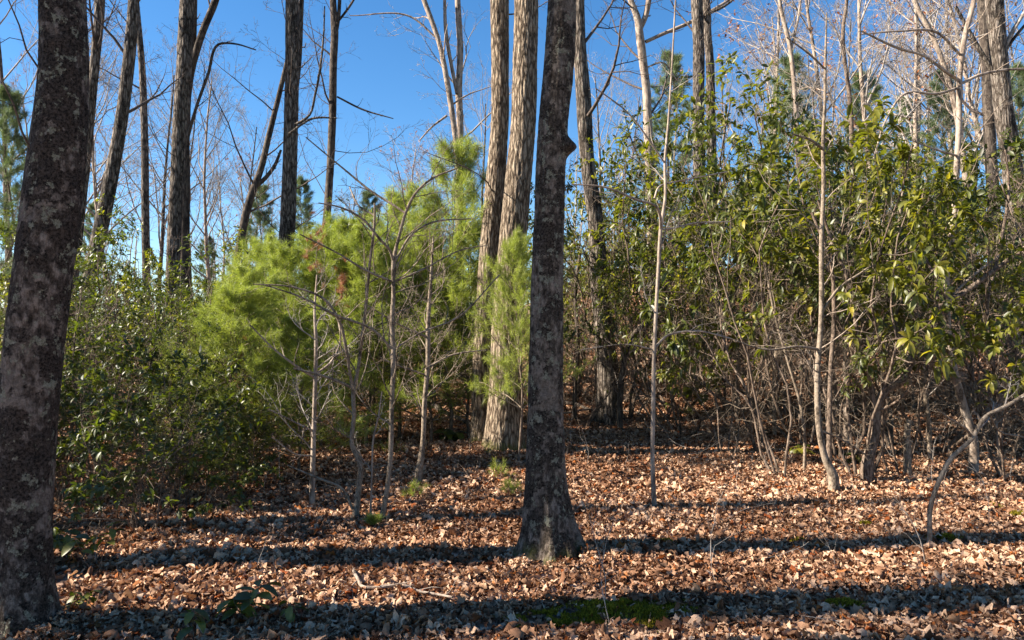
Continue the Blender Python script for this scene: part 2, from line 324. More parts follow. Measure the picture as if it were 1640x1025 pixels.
gi = ng.nodes.new('NodeGroupInput'); go = ng.nodes.new('NodeGroupOutput'); ci = ng.nodes.new('GeometryNodeCollectionInfo'); ci.inputs['Collection'].default_value = clumps; ci.inputs['Separate Children'].default_value = True; ci.inputs['Reset Children'].default_value = True
iop = ng.nodes.new('GeometryNodeInstanceOnPoints'); iop.inputs['Pick Instance'].default_value = True
na = ng.nodes.new('GeometryNodeInputNamedAttribute'); na.data_type = 'FLOAT_VECTOR'; na.inputs['Name'].default_value = 'rot'; ns = ng.nodes.new('GeometryNodeInputNamedAttribute'); ns.data_type = 'FLOAT'; ns.inputs['Name'].default_value = 'scl'
nv = ng.nodes.new('GeometryNodeInputNamedAttribute'); nv.data_type = 'INT'; nv.inputs['Name'].default_value = 'vid'; ng.links.new(nv.outputs['Attribute'], iop.inputs['Instance Index'])
ng.links.new(gi.outputs[0], iop.inputs['Points']); ng.links.new(ci.outputs[0], iop.inputs['Instance']); ng.links.new(na.outputs['Attribute'], iop.inputs['Rotation']); ng.links.new(ns.outputs['Attribute'], iop.inputs['Scale']); ng.links.new(iop.outputs[0], go.inputs[0])
litter.modifiers.new('leaves', 'NODES').node_group = ng
# the nearest leaves one by one
LT = []
for k in range(28):
    TV, TQ = TL[k]; LT.append(make_mesh('fallen_leaf', TV*0.070, [TQ], M['litter'], np.full(len(TV), [0.15, 0.35, 0.5, 0.62, 0.74, 0.85, 0.95][k % 7])))
cnt = 0
while cnt < 290:
    x, y = litter_points(1, 3.35, 4.9, 0.0); x, y = float(x[0]), float(y[0])
    if any(((x-c[0])/a)**2 + ((y-c[1])/b_)**2 < 1 for c, a, b_ in MOSSW) and random.random() < 0.9: continue
    l = obj('fallen_leaf', LT[random.randrange(28)], ground, loc=(x, y, H(x, y)+0.04+random.random()*0.015))
    l.rotation_euler = (random.gauss(0, 0.4), random.gauss(0, 0.4), random.random()*6.28); s = random.uniform(0.6, 1.1); l.scale = (s, s, s); cnt += 1

# moss cushions: many short fronds
for k, (c, a, b_) in enumerate(MOSSW):
    n = int(a*b_*90000); th = R.random(n)*2*PI; rr = np.sqrt(R.random(n))*(1+0.35*np.sin(th*3+k)); x = c[0]+a*rr*np.cos(th); y = c[1]+b_*rr*np.sin(th)
    z = hgt(x, y) + 0.042*np.clip(1.2-rr, 0, 1) + 0.012*fbm(np.stack([x*30, y*30, x*0], -1), 1) + 0.01*fbm(np.stack([x*12, y*12, x*0], -1), 2)
    kp = fbm(np.stack([x*9, y*9, x*0+k], -1), 3) > (rr**2)*0.40-0.34; x, y, z, rr = x[kp], y[kp], z[kp], rr[kp]; n = len(x)
    P = np.stack([x, y, z], -1); d = nrm(R.normal(0, 0.55, (n, 3)) + [0, 0, 1]); s = nrm(np.cross(d, R.normal(0, 1, (n, 3))))
    L = (0.010+0.014*R.random(n))[:, None]; wd = 0.005
    V = np.stack([P-s*wd, P+s*wd, P+d*L], 1).reshape(-1, 3); g = Geo().add(V, t=np.arange(3*n).reshape(-1, 3), rnd=np.repeat(R.random(n), 3))
    mo = obj('moss_patch', g.mesh('moss_patch', M['moss'], False), kind='stuff')
    mo['label'] = ['broad olive green moss patch in the shade at the bottom edge', 'low dark moss strip left of the broad patch', 'bright yellow green moss patch on sunlit leaves', 'small round moss tuft right of the central trunk', 'moss patch left of another at the right edge', 'moss patch cut by the right edge', 'faint moss tuft in the shade band', 'moss beside the foot of the bent sapling', 'tiny moss tuft among pale leaves'][k]

# ------------------------------------------------------------------ trunks
def spline(P, n, fine=None):
    P = np.asarray(P, float); d = np.concatenate([[0], np.cumsum(np.linalg.norm(np.diff(P[:, :3], axis=0), axis=1))]); u = np.linspace(0, d[-1], n) if fine is None else np.concatenate([np.arange(0, min(fine[1], d[-1]), fine[0]), np.linspace(min(fine[1], d[-1]-0.01), d[-1], max(3, int((d[-1]-fine[1])/(fine[0]*8))))])
    m_ = np.gradient(P, d, axis=0); i = np.clip(np.searchsorted(d, u, side='right')-1, 0, len(d)-2); h_ = (d[i+1]-d[i])[:, None]; s = ((u-d[i])[:, None])/h_
    return (2*s**3-3*s**2+1)*P[i] + (s**3-2*s**2+s)*h_*m_[i] + (-2*s**3+3*s**2)*P[i+1] + (s**3-s**2)*h_*m_[i+1]
def ppath(pts, Y, dY=0.0):
    """picture path [(px,py,width_px)...] from foot to top at depth Y -> array (x,y,z,radius)"""
    n = len(pts); out = []
    for k, (a, b_, c) in enumerate(pts):
        yy = Y + dY*k/max(n-1, 1); p = at(a, b_, yy); out.append((*p, wpx(c, yy)/2))
    return np.array(out)
def trunk_mesh(path, sides, step, mat, ridge=0.006, flare=0.0, seed=0, rid_f=7.0, lump=0.04, knots=(), fine=None):
    L = np.linalg.norm(np.diff(path[:, :3], axis=0), axis=1).sum(); n = max(4, int(L/step)); Q = spline(path, n, (step, fine) if fine and L > fine+1 else None); n = len(Q)
    P, r = Q[:, :3], np.maximum(Q[:, 3], 0.002); T = nrm(np.gradient(P, axis=0)); U = nrm(np.cross(T, [[0, 1., 0.02]])); Vv = np.cross(T, U)
    a = np.arange(sides)*2*PI/sides; A, Zz = np.meshgrid(a, np.concatenate([[0], np.cumsum(np.linalg.norm(np.diff(P, axis=0), axis=1))]))
    rr = r[:, None]*np.ones_like(A)
    rr *= 1 + lump*fbm(np.stack([np.cos(A)*1.2+seed, np.sin(A)*1.2, Zz*2.0], -1), 2)
    if ridge:
        k_ = rid_f; N1 = 1-np.abs(fbm(np.stack([np.cos(A)*k_+seed, np.sin(A)*k_, Zz*rid_f*0.8], -1), 3))*2.2
        rr += ridge*(N1-0.5)
    if flare:
        e = np.exp(-Zz/0.17); rr *= 1 + flare*e*(0.65+0.5*np.cos(A*4+seed+0.6*np.sin(A*2))+0.35*np.cos(A*3+2*seed)+0.2*np.cos(A*9+seed)+0.2*fbm(np.stack([np.cos(A)*3, np.sin(A)*3, Zz*3], -1), 2))
    for (h_, an, s_, amp) in knots:
        da = np.angle(np.exp(1j*(A-an))); rr += amp*np.exp(-(da**2/(s_/r.mean())**2 + (Zz-h_)**2/s_**2))
    V = P[:, None, :] + (U[:, None, :]*np.cos(A)[..., None] + Vv[:, None, :]*np.sin(A)[..., None])*rr[..., None]
    j = np.arange(sides); jn = (j+1) % sides; b_ = (np.arange(n-1)*sides)[:, None]
    q = np.stack([b_+j, b_+jn, b_+sides+jn, b_+sides+j], -1).reshape(-1, 4)
    return V.reshape(-1, 3), q, P, r
def extend(path, top, end_r=0.3, seed=1):
    """carry a trunk on above the picture's edge to height top"""
    rg = np.random.default_rng(seed); d = nrm(path[-1, :3]-path[-2, :3]); d = nrm(d*0.6+np.array([0, 0, 1])); p = path[-1].copy(); out = [path]
    n = 6; dz = (top-p[2])/n; r0 = p[3]
    for k in range(1, n+1):
        p = p.copy(); p[:3] += d*dz/max(d[2], .3); p[:2] += rg.normal(0, 0.05*dz, 2); p[3] = r0*(1-(1-end_r)*k/n); out.append(p[None])
    return np.concatenate(out)
def twiggy(g, P0, r0, L0, levels, rng, rmin=0.0012, sides=3, wig=0.22, up=0.06, ang=0.8, n=(5, 5, 4), rr=0.55, lr=0.5, K=5):
    P, r, L = P0, r0, L0; tips = (P, r)
    for lv in range(levels):
        s, d, l, rad = kids(P, r, n[lv], 0.2, 1.0, ang, lr, L, rr, rng=rng); rad = np.maximum(rad, rmin)
        P, r = grow(s, d, l, rad, K if lv < levels-1 else 4, wig, up, 0.35, rng); L = l
        V, q = tubes(P, r, sides); g.add(V, q=q)
        tips = (P, r)
    return tips
FEET = []
def big_tree(name, label, pts, Y, mat, top=13, sides=24, step=0.06, ridge=0.005, flare=0.35, seed=1, dY=0.0, limbs=(), stems=(), twigmat='twig_dark', ncrown=9, rid_f=7.0, knots=(), low=0, cat='tree', ext=0.3, lump=0.05, group=None, tw_scale=1.0):
    """pts from foot up. limbs: picture paths of big side limbs; stems: further stems"""
    path = ppath(pts, Y, dY); foot = path[0, :3].copy(); gz = H(foot[0], foot[1])
    if foot[2] > gz - 0.03:
        p = path[0].copy(); p[2] = gz-0.06
        if foot[2]-gz > 0.3: p[:2] -= (path[1, :2]-path[0, :2])*0.5; p[3] *= 1.15; path = np.concatenate([p[None], path])
        else: path[0] = p
    gz = H(path[0, 0], path[0, 1]); full = extend(path, top, ext, seed) if top > path[-1, 2]+0.3 else path
    org = np.array([path[0, 0], path[0, 1], gz]); rt = thing(name, label, cat, tuple(org), group); full[:, :3] -= org
    V, q, P, r = trunk_mesh(full, sides, step, mat, ridge, flare, seed, rid_f, lump, knots, fine=(4.4 if Y < 7 else 6.6 if Y < 13 else 9.5))
    obj('trunk', Geo().add(V, q=q).mesh('trunk', mat), rt); FEET.append((org[0], org[1], path[0, 3]))
    rg = np.random.default_rng(seed+100)
    def side(pp, YY, nm, nn=(4, 4), sd=8):
        pth = ppath(pp, YY); pth[:, :3] -= org; L = np.linalg.norm(np.diff(pth[:, :3], axis=0), axis=1).sum()
        V, q, P_, r_ = trunk_mesh(pth, sd, max(0.05, L/30), mat, 0, 0, seed, lump=0.02); g = Geo().add(V, q=q)
        idx = np.linspace(0, len(P_)-1, 9).astype(int)
        s = P_[idx][None]; rr_ = r_[idx][None]
        twiggy(g, s, rr_, np.array([L*0.6]), 2, rg, n=nn, rr=0.4, lr=0.4)
        o_ = obj(nm, g.mesh(nm, mat), rt); return o_
    for l in limbs: side(l[1], l[0], 'branch')
    for l in stems: side(l[1], l[0], 'stem', (3, 4), 12)
    if ncrown:   # limbs above, mostly out of the picture: they cast the fine shade
        idx = np.clip(np.searchsorted(P[:, 2], np.linspace(P[0, 2], P[:, 2].max(), 30)), 0, len(P)-1); PP, RR = P[idx][None], r[idx][None]
        f0 = min(0.95, max(0.3, 1-(6.0 if Y < 12 else 10.0)/max(full[-1, 2], 1)))
        s, d, l, rad = kids(PP, RR, ncrown, f0, 0.99, 0.9, 1.0, np.array([3.2]), 0.30, rng=rg)
        cp_, cr_ = grow(s, d, l, rad, 7, 0.13, 0.12, 0.15, rg); g = Geo(); V, q = tubes(cp_, cr_, 5); g.add(V, q=q)
        twiggy(g, cp_, cr_, l, 3, rg, 0.002, n=(6, 4, 3)); obj('crown', g.mesh('crown', M[twigmat]), rt, kind='stuff')
    if low:      # thin dead side twigs low on the trunk
        idx = np.clip(np.searchsorted(P[:, 2], np.linspace(P[0, 2], P[:, 2].max(), 30)), 0, len(P)-1); PP, RR = P[idx][None], r[idx][None]
        s, d, l, rad = kids(PP, RR, low, 0.08, 0.75, 1.2, 1.0, np.array([1.3*tw_scale]), 0.12, rng=rg); rad = np.minimum(rad, 0.012)
        for k in range(low):
            g = Geo(); a_, b_ = grow(s[k:k+1], d[k:k+1], l[k:k+1]*1.2, rad[k:k+1], 6, 0.16, 0.05, 0.3, rg); V, q = tubes(a_, b_, 4); g.add(V, q=q)
            twiggy(g, a_, b_, l[k:k+1]*1.2, 3, rg, 0.0004*Y/2+0.0005, n=(6, 4, 2)); obj('branch', g.mesh('branch', M[twigmat]), rt)
    return rt

big_tree('maple_tree', 'thick dark mottled trunk filling the left edge, nearest tree of all', [(35, 1060, 122), (34, 1000, 100), (33, 900, 88), (38, 768, 82), (46, 640, 82), (59, 512, 83), (74, 400, 83), (93, 250, 77), (102, 100, 70), (100, 0, 66)], 3.95, M['maple_dark'], sides=110, step=0.015, ridge=0.008, seed=3, rid_f=9, top=14, flare=0.4, lump=0.08)
big_tree('maple_tree', 'central grey mottled trunk with flared foot and a knot high on its right side', [(880, 905, 92), (881, 880, 84), (879, 840, 76), (875, 780, 66), (873, 700, 59), (874, 600, 56), (876, 512, 53), (878, 400, 49), (881, 300, 47), (886, 200, 47), (895, 100, 49), (900, 0, 44)], 5.3, M['maple_grey'], sides=110, step=0.015, ridge=0.008, seed=5, rid_f=9, top=14, flare=0.8, lump=0.09, knots=((2.98, PI-0.1, 0.055, 0.075),))
big_tree('oak_tree', 'furrowed tan trunk with mossy foot, front one of the sunlit pair', [(806, 716, 68), (807, 690, 60), (809, 640, 53), (811, 580, 50), (813, 512, 49), (820, 400, 44), (829, 300, 42), (838, 200, 40), (841, 100, 39), (843, 0, 38)], 9.3, M['oak'], sides=96, step=0.03, ridge=0.010, seed=8, rid_f=6, top=17, flare=0.25)
big_tree('oak_tree', 'furrowed tan trunk half hidden behind the front one of the sunlit pair', [(772, 706, 36), (772, 600, 31), (777, 500, 31), (784, 400, 31), (793, 300, 31), (800, 200, 28), (801, 100, 28), (800, 0, 30)], 9.8, M['oak'], sides=72, step=0.035, ridge=0.009, seed=11, rid_f=6, top=17, flare=0.25, low=3)
big_tree('maple_tree', 'grey trunk leaning left, right of the central trunk, dark foot among shrubs', [(977, 652, 44), (975, 610, 36), (965, 512, 30), (960, 450, 30), (953, 350, 25), (940, 250, 23), (934, 150, 24), (929, 80, 20), (928, 0, 16)], 12.2, M['grey'], sides=48, step=0.05, ridge=0.006, seed=13, top=15, low=4, flare=0.4)
big_tree('oak_tree', 'tall straight grey trunk rising out of the pines left of the slim dark trunk', [(444, 540, 26), (448, 460, 24), (459, 380, 24), (463, 300, 23), (466, 200, 22), (468, 100, 21), (468, 0, 20)], 15.5, M['grey'], sides=32, step=0.08, ridge=0.012, seed=17, top=18, low=6, stems=[(15.9, [(468, 190, 8), (478, 110, 8), (483, 0, 8)])], limbs=[(15.3, [(473, 200, 5), (495, 185, 4), (505, 150, 4), (518, 60, 3), (520, 10, 2)]), (15.3, [(462, 215, 4), (500, 190, 4), (540, 189, 2)])])
big_tree('maple_tree', 'slim dark trunk forking near the top edge, left of the open sky', [(519, 520, 14), (522, 370, 13), (527, 300, 12), (532, 200, 12), (534, 100, 12), (536, 45, 12), (533, 0, 10)], 20, M['dark'], sides=20, step=0.12, ridge=0.005, seed=19, top=17, low=14, tw_scale=1.7, stems=[(20, [(537, 60, 6), (542, 30, 6), (544, 0, 6)])], limbs=[(20, [(540, 155, 3), (580, 175, 3), (630, 190, 1.5)]), (20, [(537, 40, 4), (560, 10, 4), (575, -15, 3)])])
big_tree('oak_tree', 'pale lit trunk of the left pair, rising above the leafy shrubs', [(273, 520, 24), (276, 460, 21), (278, 400, 21), (283, 300, 21), (289, 200, 23), (295, 100, 23), (300, 0, 22)], 15.5, M['grey'], sides=32, step=0.08, ridge=0.012, seed=23, top=18, low=5)
big_tree('maple_tree', 'dark forked trunk of the left pair, behind the pale one', [(296, 520, 16), (296, 450, 14), (297, 300, 14), (298, 200, 12), (305, 120, 11), (325, 50, 11), (345, 0, 11)], 16.5, M['dark'], sides=24, step=0.1, ridge=0.006, seed=29, top=17, low=4, stems=[(16.5, [(306, 130, 7), (311, 60, 7), (313, 0, 6)])], limbs=[(16.4, [(298, 230, 6), (315, 170, 5), (333, 120, 5), (352, 70, 4), (375, 70, 3), (410, 80, 2)])])
big_tree('maple_tree', 'slanting grey trunk leaning right, between left edge tree and the pair', [(128, 530, 23), (140, 470, 22), (154, 400, 22), (175, 300, 21), (193, 200, 19), (206, 100, 18), (214, 0, 16)], 14, M['grey'], sides=32, step=0.08, ridge=0.006, seed=31, top=15, low=6)
big_tree('maple_tree', 'thin upright trunk right of the slanting one', [(236, 520, 13), (233, 360, 12), (231, 200, 11), (227, 100, 10), (221, 30, 8), (219, 0, 7)], 21, M['grey'], sides=20, step=0.12, ridge=0.006, seed=37, top=17, low=6)
big_tree('maple_tree', 'grey trunk close behind the left edge tree', [(105, 560, 17), (112, 500, 16), (122, 400, 15), (133, 300, 14), (143, 200, 14), (152, 100, 14), (160, 0, 15)], 15, M['grey'], sides=24, step=0.1, ridge=0.006, seed=41, top=15, low=4)
big_tree('maple_tree', 'dark leaning trunk showing left of the left edge tree', [(20, 520, 15), (38, 340, 14), (50, 250, 14), (63, 150, 12), (72, 60, 11), (80, 0, 10)], 16, M['dark'], sides=20, step=0.1, ridge=0.005, seed=43, top=15, low=8)
big_tree('maple_tree', 'dark bare tree slanting towards the tall straight grey trunk', [(372, 520, 12), (383, 400, 12), (400, 320, 12), (418, 270, 10), (430, 220, 9), (445, 160, 8), (455, 118, 7), (468, 60, 6), (474, 0, 5)], 18, M['dark'], sides=16, step=0.12, ridge=0.004, seed=47, top=12, low=5, limbs=[(18, [(408, 300, 8), (425, 285, 7), (440, 265, 6), (450, 240, 4)])])
big_tree('maple_tree', 'two stemmed pale tree with a few russet leaves behind the pine tops', [(738, 520, 15), (736, 400, 14), (736, 270, 12), (737, 200, 11), (735, 150, 11), (737, 75, 10), (732, 0, 9)], 20, M['pale'], sides=20, step=0.12, ridge=0.006, seed=53, top=15, low=10, twigmat='twig', tw_scale=1.5, stems=[(19.8, [(734, 262, 9), (728, 210, 9), (716, 130, 9), (705, 75, 8), (679, 0, 8), (668, -30, 7)]), (19.9, [(732, 150, 6), (722, 100, 6), (714, 50, 6), (712, 0, 5)])], limbs=[(19.8, [(716, 185, 4), (690, 205, 3), (672, 225, 2)]), (19.8, [(700, 62, 3), (660, 28, 3), (560, 25, 1.5)])])
big_tree('maple_tree', 'pale forked trunk standing alone in blue sky, with a dark limb to its right', [(1048, 520, 17), (1042, 300, 16), (1037, 185, 14), (1035, 140, 13), (1030, 100, 13), (1025, 60, 13), (1021, 30, 11), (1010, 0, 9)], 18, M['pale'], sides=24, step=0.1, ridge=0.007, seed=59, top=14, low=7, limbs=[(18, [(1024, 48, 9), (1034, 25, 9), (1039, 0, 9), (1042, -20, 8)]), (18, [(1034, 67, 6), (1060, 55, 6), (1105, 36, 6), (1145, 14, 5), (1172, -3, 4)]), (18, [(1036, 108, 3), (1060, 100, 3), (1085, 130, 2)])])
big_tree('oak_tree', 'left and thicker of the close grey pair above the right shrubs', [(1121, 520, 20), (1120, 300, 19), (1119, 160, 18), (1119, 80, 18), (1116, 0, 18)], 17, M['grey'], sides=28, step=0.08, ridge=0.011, seed=61, top=18, low=6)
big_tree('oak_tree', 'right and thinner of the close grey pair above the right shrubs', [(1143, 520, 16), (1141, 300, 15), (1138, 155, 14), (1137, 100, 13), (1133, 50, 12), (1131, 0, 12)], 17.4, M['grey'], sides=28, step=0.08, ridge=0.011, seed=67, top=18, low=4, limbs=[(17.3, [(1134, 22, 5), (1160, 10, 4), (1185, -10, 3)])])
big_tree('oak_tree', 'big rough barked tree at the upper right with a dark collar of bark', [(1632, 480, 29), (1624, 300, 28), (1619, 250, 28), (1607, 175, 27), (1602, 125, 26), (1597, 60, 25), (1592, 0, 26)], 15, M['grey'], sides=36, step=0.07, ridge=0.012, seed=71, top=17, low=8, limbs=[(15, [(1600, 130, 8), (1575, 90, 7), (1555, 55, 6), (1530, 10, 5)]), (15, [(1604, 90, 5), (1625, 60, 5), (1650, 30, 4)])], twigmat='twig')
big_tree('oak_tree', 'dim trunk just left of the big rough barked tree', [(1600, 480, 20), (1590, 300, 18), (1584, 200, 17), (1580, 100, 16), (1572, 0, 14)], 19, M['dark'], sides=20, step=0.1, ridge=0.01, seed=73, top=17, low=4)
big_tree('maple_tree', 'pale slanting tree crossing behind the tall right sapling', [(1560, 420, 11), (1545, 270, 10), (1535, 200, 9), (1525, 150, 9), (1510, 100, 8), (1490, 50, 8), (1465, 0, 7)], 20, M['pale'], sides=16, step=0.12, ridge=0.004, seed=79, top=13, low=14, twigmat='twig', tw_scale=1.6)
big_tree('maple_tree', 'thin reddish brown tree with clinging dead leaves above the right shrubs', [(1372, 420, 8), (1365, 250, 7), (1360, 150, 7), (1355, 115, 6), (1350, 50, 6), (1356, 0, 5)], 21, M['laurel_bark'], sides=12, step=0.15, ridge=0.003, seed=83, top=13, low=16, twigmat='twig', tw_scale=1.6)
big_tree('maple_tree', 'pale forked bare tree behind the hemlock top', [(1285, 420, 9), (1276, 200, 8), (1270, 115, 7), (1265, 75, 7), (1250, 10, 6), (1246, -20, 5)], 21, M['pale'], sides=12, step=0.15, ridge=0.003, seed=89, top=13, low=14, twigmat='twig', tw_scale=1.6, limbs=[(21, [(1266, 85, 4), (1278, 30, 4), (1284, -10, 3)])])

# ------------------------------------------------------------------ saplings traced stem by stem
def sapling(label, stem, Y, mat, branches=(), nrand=8, seed=1, sides=12, top=None, bl=0.8, name='bare_sapling', brm='twig', t0=0.25, up=0.1, ang=0.9):
    path = ppath(stem, Y); gz = H(path[0, 0], path[0, 1])
    if path[0, 2] > gz-0.02:
        d = path[0].copy(); d[2] = gz-0.05; path = np.concatenate([d[None], path]) if path[0, 2]-gz > 0.04 else np.concatenate([d[None], path[1:]])
    org = np.array([path[0, 0], path[0, 1], gz]); rt = thing(name, label, 'sapling', tuple(org)); path[:, :3] -= org
    if top: path = extend(path, top, 0.3, seed)
    V, q, P, r = trunk_mesh(path, sides, 0.03, mat, 0.0, 0.25, seed, lump=0.10); obj('trunk', Geo().add(V, q=q).mesh('trunk', mat), rt)
    rg = np.random.default_rng(seed+7)
    for br in branches:
        YY = br[0]; bp_ = ppath(br[1], YY[0], YY[1]-YY[0]) if isinstance(YY, tuple) else ppath(br[1], YY); bp_[:, :3] -= org
        V, q, P_, r_ = trunk_mesh(bp_, 7, 0.04, mat, 0, 0, seed, lump=0.06); g = Geo().add(V, q=q); L = np.linalg.norm(np.diff(P_, axis=0), axis=1).sum()
        idx = np.linspace(0, len(P_)-1, 10).astype(int); twiggy(g, P_[idx][None], r_[idx][None], np.array([L*0.7]), 2, rg, n=(6, 3), rr=0.5, lr=0.45, up=0.05); obj('branch', g.mesh('branch', mat), rt)
    idx = np.linspace(0, len(P)-1, 30).astype(int)
    if nrand:
        s, d, l, rad = kids(P[idx][None], r[idx][None], nrand, t0, 0.97, ang, 1.0, np.array([bl]), 0.45, rng=rg)
        rad = np.clip(rad, 0.0016, 0.007)
        for k in range(nrand):
            g = Geo(); a_, b_ = grow(s[k:k+1], d[k:k+1], l[k:k+1], rad[k:k+1], 7, 0.15, up, 0.3, rg); V, q = tubes(a_, b_, 5); g.add(V, q=q)
            twiggy(g, a_, b_, l[k:k+1], 2, rg, 0.0016, n=(7, 4), lr=0.5, up=0.05); obj('branch', g.mesh('branch', M[brm]), rt)
    return rt
sapling('very thin straight pale sapling standing alone right of the central trunk', [(1049, 817, 8), (1045, 737, 7), (1046, 662, 7), (1047, 590, 6.5), (1050, 512, 6), (1055, 425, 6), (1059, 360, 6), (1065, 320, 5), (1065, 260, 4.5), (1070, 200, 3.5), (1075, 125, 3), (1082, 0, 2.5)], 6.7, M['pale'],
        [((6.7, 6.3), [(1058, 368, 5), (1057, 345, 5), (1050, 330, 4), (1020, 320, 4), (970, 300, 3), (915, 295, 2)]), ((6.7, 7.1), [(1060, 367, 3.5), (1075, 366, 3), (1110, 358, 3), (1170, 355, 2)]), ((6.7, 7.0), [(1048, 318, 3), (1055, 300, 3), (1100, 288, 2.5), (1165, 275, 2)]),
         ((6.7, 6.4), [(1065, 262, 3), (1040, 225, 3), (1005, 180, 2.5), (955, 142, 1.8)]), ((6.7, 6.9), [(1047, 560, 4), (1065, 540, 4), (1110, 530, 3), (1170, 542, 2)]), ((6.7, 6.5), [(1045, 560, 3), (1010, 552, 2), (930, 560, 1.5)])], nrand=5, seed=3, bl=0.6)
sapling('slender brown sapling with a many forked top, in front of the pines', [(607, 837, 9), (617, 802, 8), (625, 737, 8), (627, 662, 8), (630, 562, 8), (628, 512, 8), (630, 475, 7), (631, 415, 7), (640, 375, 5), (650, 340, 5), (665, 310, 4), (690, 287, 3.5), (730, 270, 2.5)], 6.3, M['sapling'],
        [((6.3, 6.0), [(630, 418, 5), (624, 400, 4.5), (610, 385, 4.5), (580, 350, 4), (545, 332, 3), (510, 325, 2)]), ((6.3, 6.5), [(650, 342, 4), (625, 325, 4), (600, 310, 4), (550, 270, 3), (490, 220, 2)]), ((6.3, 6.7), [(633, 418, 4), (660, 375, 3.5), (690, 357, 3), (755, 350, 2)]),
         ((6.3, 6.1), [(631, 452, 4), (590, 435, 4), (540, 405, 3), (480, 375, 2)]), ((6.3, 6.8), [(631, 452, 3), (680, 430, 3), (740, 400, 2), (780, 393, 1.5)]), ((6.3, 6.0), [(628, 560, 4), (600, 530, 4), (540, 505, 4), (480, 475, 3), (420, 455, 2)]), ((6.3, 6.6), [(630, 560, 4), (670, 535, 3), (730, 510, 3), (800, 440, 2)])], nrand=18, seed=4, bl=0.9, brm='sapling')
sapling('crooked double bending sapling immediately left of the many forked one', [(567, 832, 12), (575, 777, 9), (577, 742, 9), (565, 717, 8), (567, 662, 7), (566, 627, 7), (572, 600, 6), (580, 540, 5), (585, 500, 5), (592, 425, 4.5), (600, 350, 4), (600, 325, 3)], 6.4, M['sapling'],
        [((6.4, 6.0), [(566, 630, 6), (560, 595, 5), (555, 562, 5), (542, 512, 5), (520, 480, 4), (470, 460, 3), (405, 455, 2)]), ((6.4, 6.2), [(566, 622, 5), (540, 610, 5), (510, 600, 4), (470, 590, 3)]), ((6.4, 6.7), [(600, 345, 3), (575, 330, 3), (560, 300, 2)]), ((6.4, 6.3), [(565, 815, 5), (545, 780, 4), (520, 770, 4), (460, 745, 2)])], nrand=14, seed=5, bl=0.8, brm='sapling')
sapling('straight pale sapling, leftmost of the row before the pines, ending in spread twigs', [(500, 797, 9), (502, 712, 8), (505, 612, 7), (506, 542, 6), (504, 500, 4), (508, 440, 3)], 6.9, M['pale'],
        [((6.9, 6.5), [(504, 605, 4), (480, 590, 4), (440, 560, 3), (400, 520, 2)]), ((6.9, 7.2), [(505, 600, 4), (530, 580, 4), (545, 545, 3), (540, 505, 2)]), ((6.9, 6.6), [(501, 690, 4), (480, 680, 3), (430, 655, 2)]), ((6.9, 6.5), [(500, 730, 3), (475, 728, 3), (435, 700, 2)])], nrand=16, seed=6, bl=0.8)
sapling('knobbly greyish sapling, rightmost of the row before the pines', [(671, 755, 11), (675, 730, 9), (677, 712, 8), (680, 647, 8), (685, 587, 8), (686, 512, 7), (690, 450, 5), (694, 380, 3)], 7.7, M['sapling'],
        [((7.7, 7.3), [(680, 600, 3), (650, 590, 3), (610, 575, 2)]), ((7.7, 8.0), [(684, 590, 4), (720, 570, 3), (780, 560, 2)]), ((7.7, 7.2), [(684, 540, 4), (640, 520, 3), (590, 490, 2)])], nrand=18, seed=7, bl=0.8, brm='sapling')
sapling('whip thin pale stem between the crooked and the many forked saplings', [(592, 837, 3), (596, 752, 3), (597, 712, 3), (607, 662, 3), (612, 627, 2)], 6.35, M['pale'], [], nrand=3, seed=8, bl=0.4, sides=6)
sapling('straight pale sapling in the thicket carrying large drooping leaves at its top', [(1334, 762, 15), (1322, 735, 11), (1314, 700, 10), (1309, 612, 9), (1315, 512, 8), (1316, 375, 7), (1319, 300, 6.5), (1318, 225, 5.5), (1321, 165, 4.5), (1322, 90, 4), (1324, 20, 2)], 7.5, M['sapling'],
        [((7.5, 7.2), [(1319, 240, 5), (1300, 225, 4), (1270, 215, 3)]), ((7.5, 7.2), [(1313, 560, 5), (1280, 555, 4), (1230, 560, 3), (1150, 535, 2)]), ((7.5, 7.9), [(1316, 500, 5), (1345, 460, 4), (1375, 440, 4), (1400, 425, 3), (1440, 428, 2)]), ((7.5, 7.2), [(1321, 110, 3), (1300, 90, 3), (1260, 60, 2)]), ((7.5, 7.8), [(1315, 690, 4), (1340, 700, 3), (1390, 730, 2)])], nrand=16, seed=9, bl=1.0, brm='pale', t0=0.2)
sapling('tall pale leaning sapling near the right edge reaching past the top of the view', [(1558, 702, 14), (1545, 657, 12), (1530, 602, 11), (1519, 540, 10), (1517, 500, 10), (1516, 430, 10), (1525, 375, 10), (1532, 275, 9), (1536, 200, 9), (1537, 125, 8), (1545, 60, 8), (1560, 0, 7), (1566, -50, 5)], 8.4, M['pale'],
        [((8.4, 8.0), [(1537, 130, 6), (1515, 115, 5), (1480, 90, 4), (1440, 78, 4), (1380, 50, 3)]), ((8.4, 8.8), [(1537, 135, 5), (1570, 120, 5), (1610, 112, 4), (1660, 110, 3)]), ((8.4, 7.9), [(1537, 140, 5), (1500, 150, 4), (1450, 150, 4), (1420, 190, 3), (1400, 250, 2)]), ((8.4, 8.0), [(1540, 90, 4), (1500, 52, 4), (1440, 50, 3), (1380, 55, 2)]), ((8.4, 8.9), [(1517, 480, 4), (1560, 440, 4), (1600, 410, 3)]), ((8.4, 8), [(1534, 250, 4), (1500, 240, 3), (1460, 225, 2)])], nrand=14, seed=10, bl=1.1, brm='pale', t0=0.3)
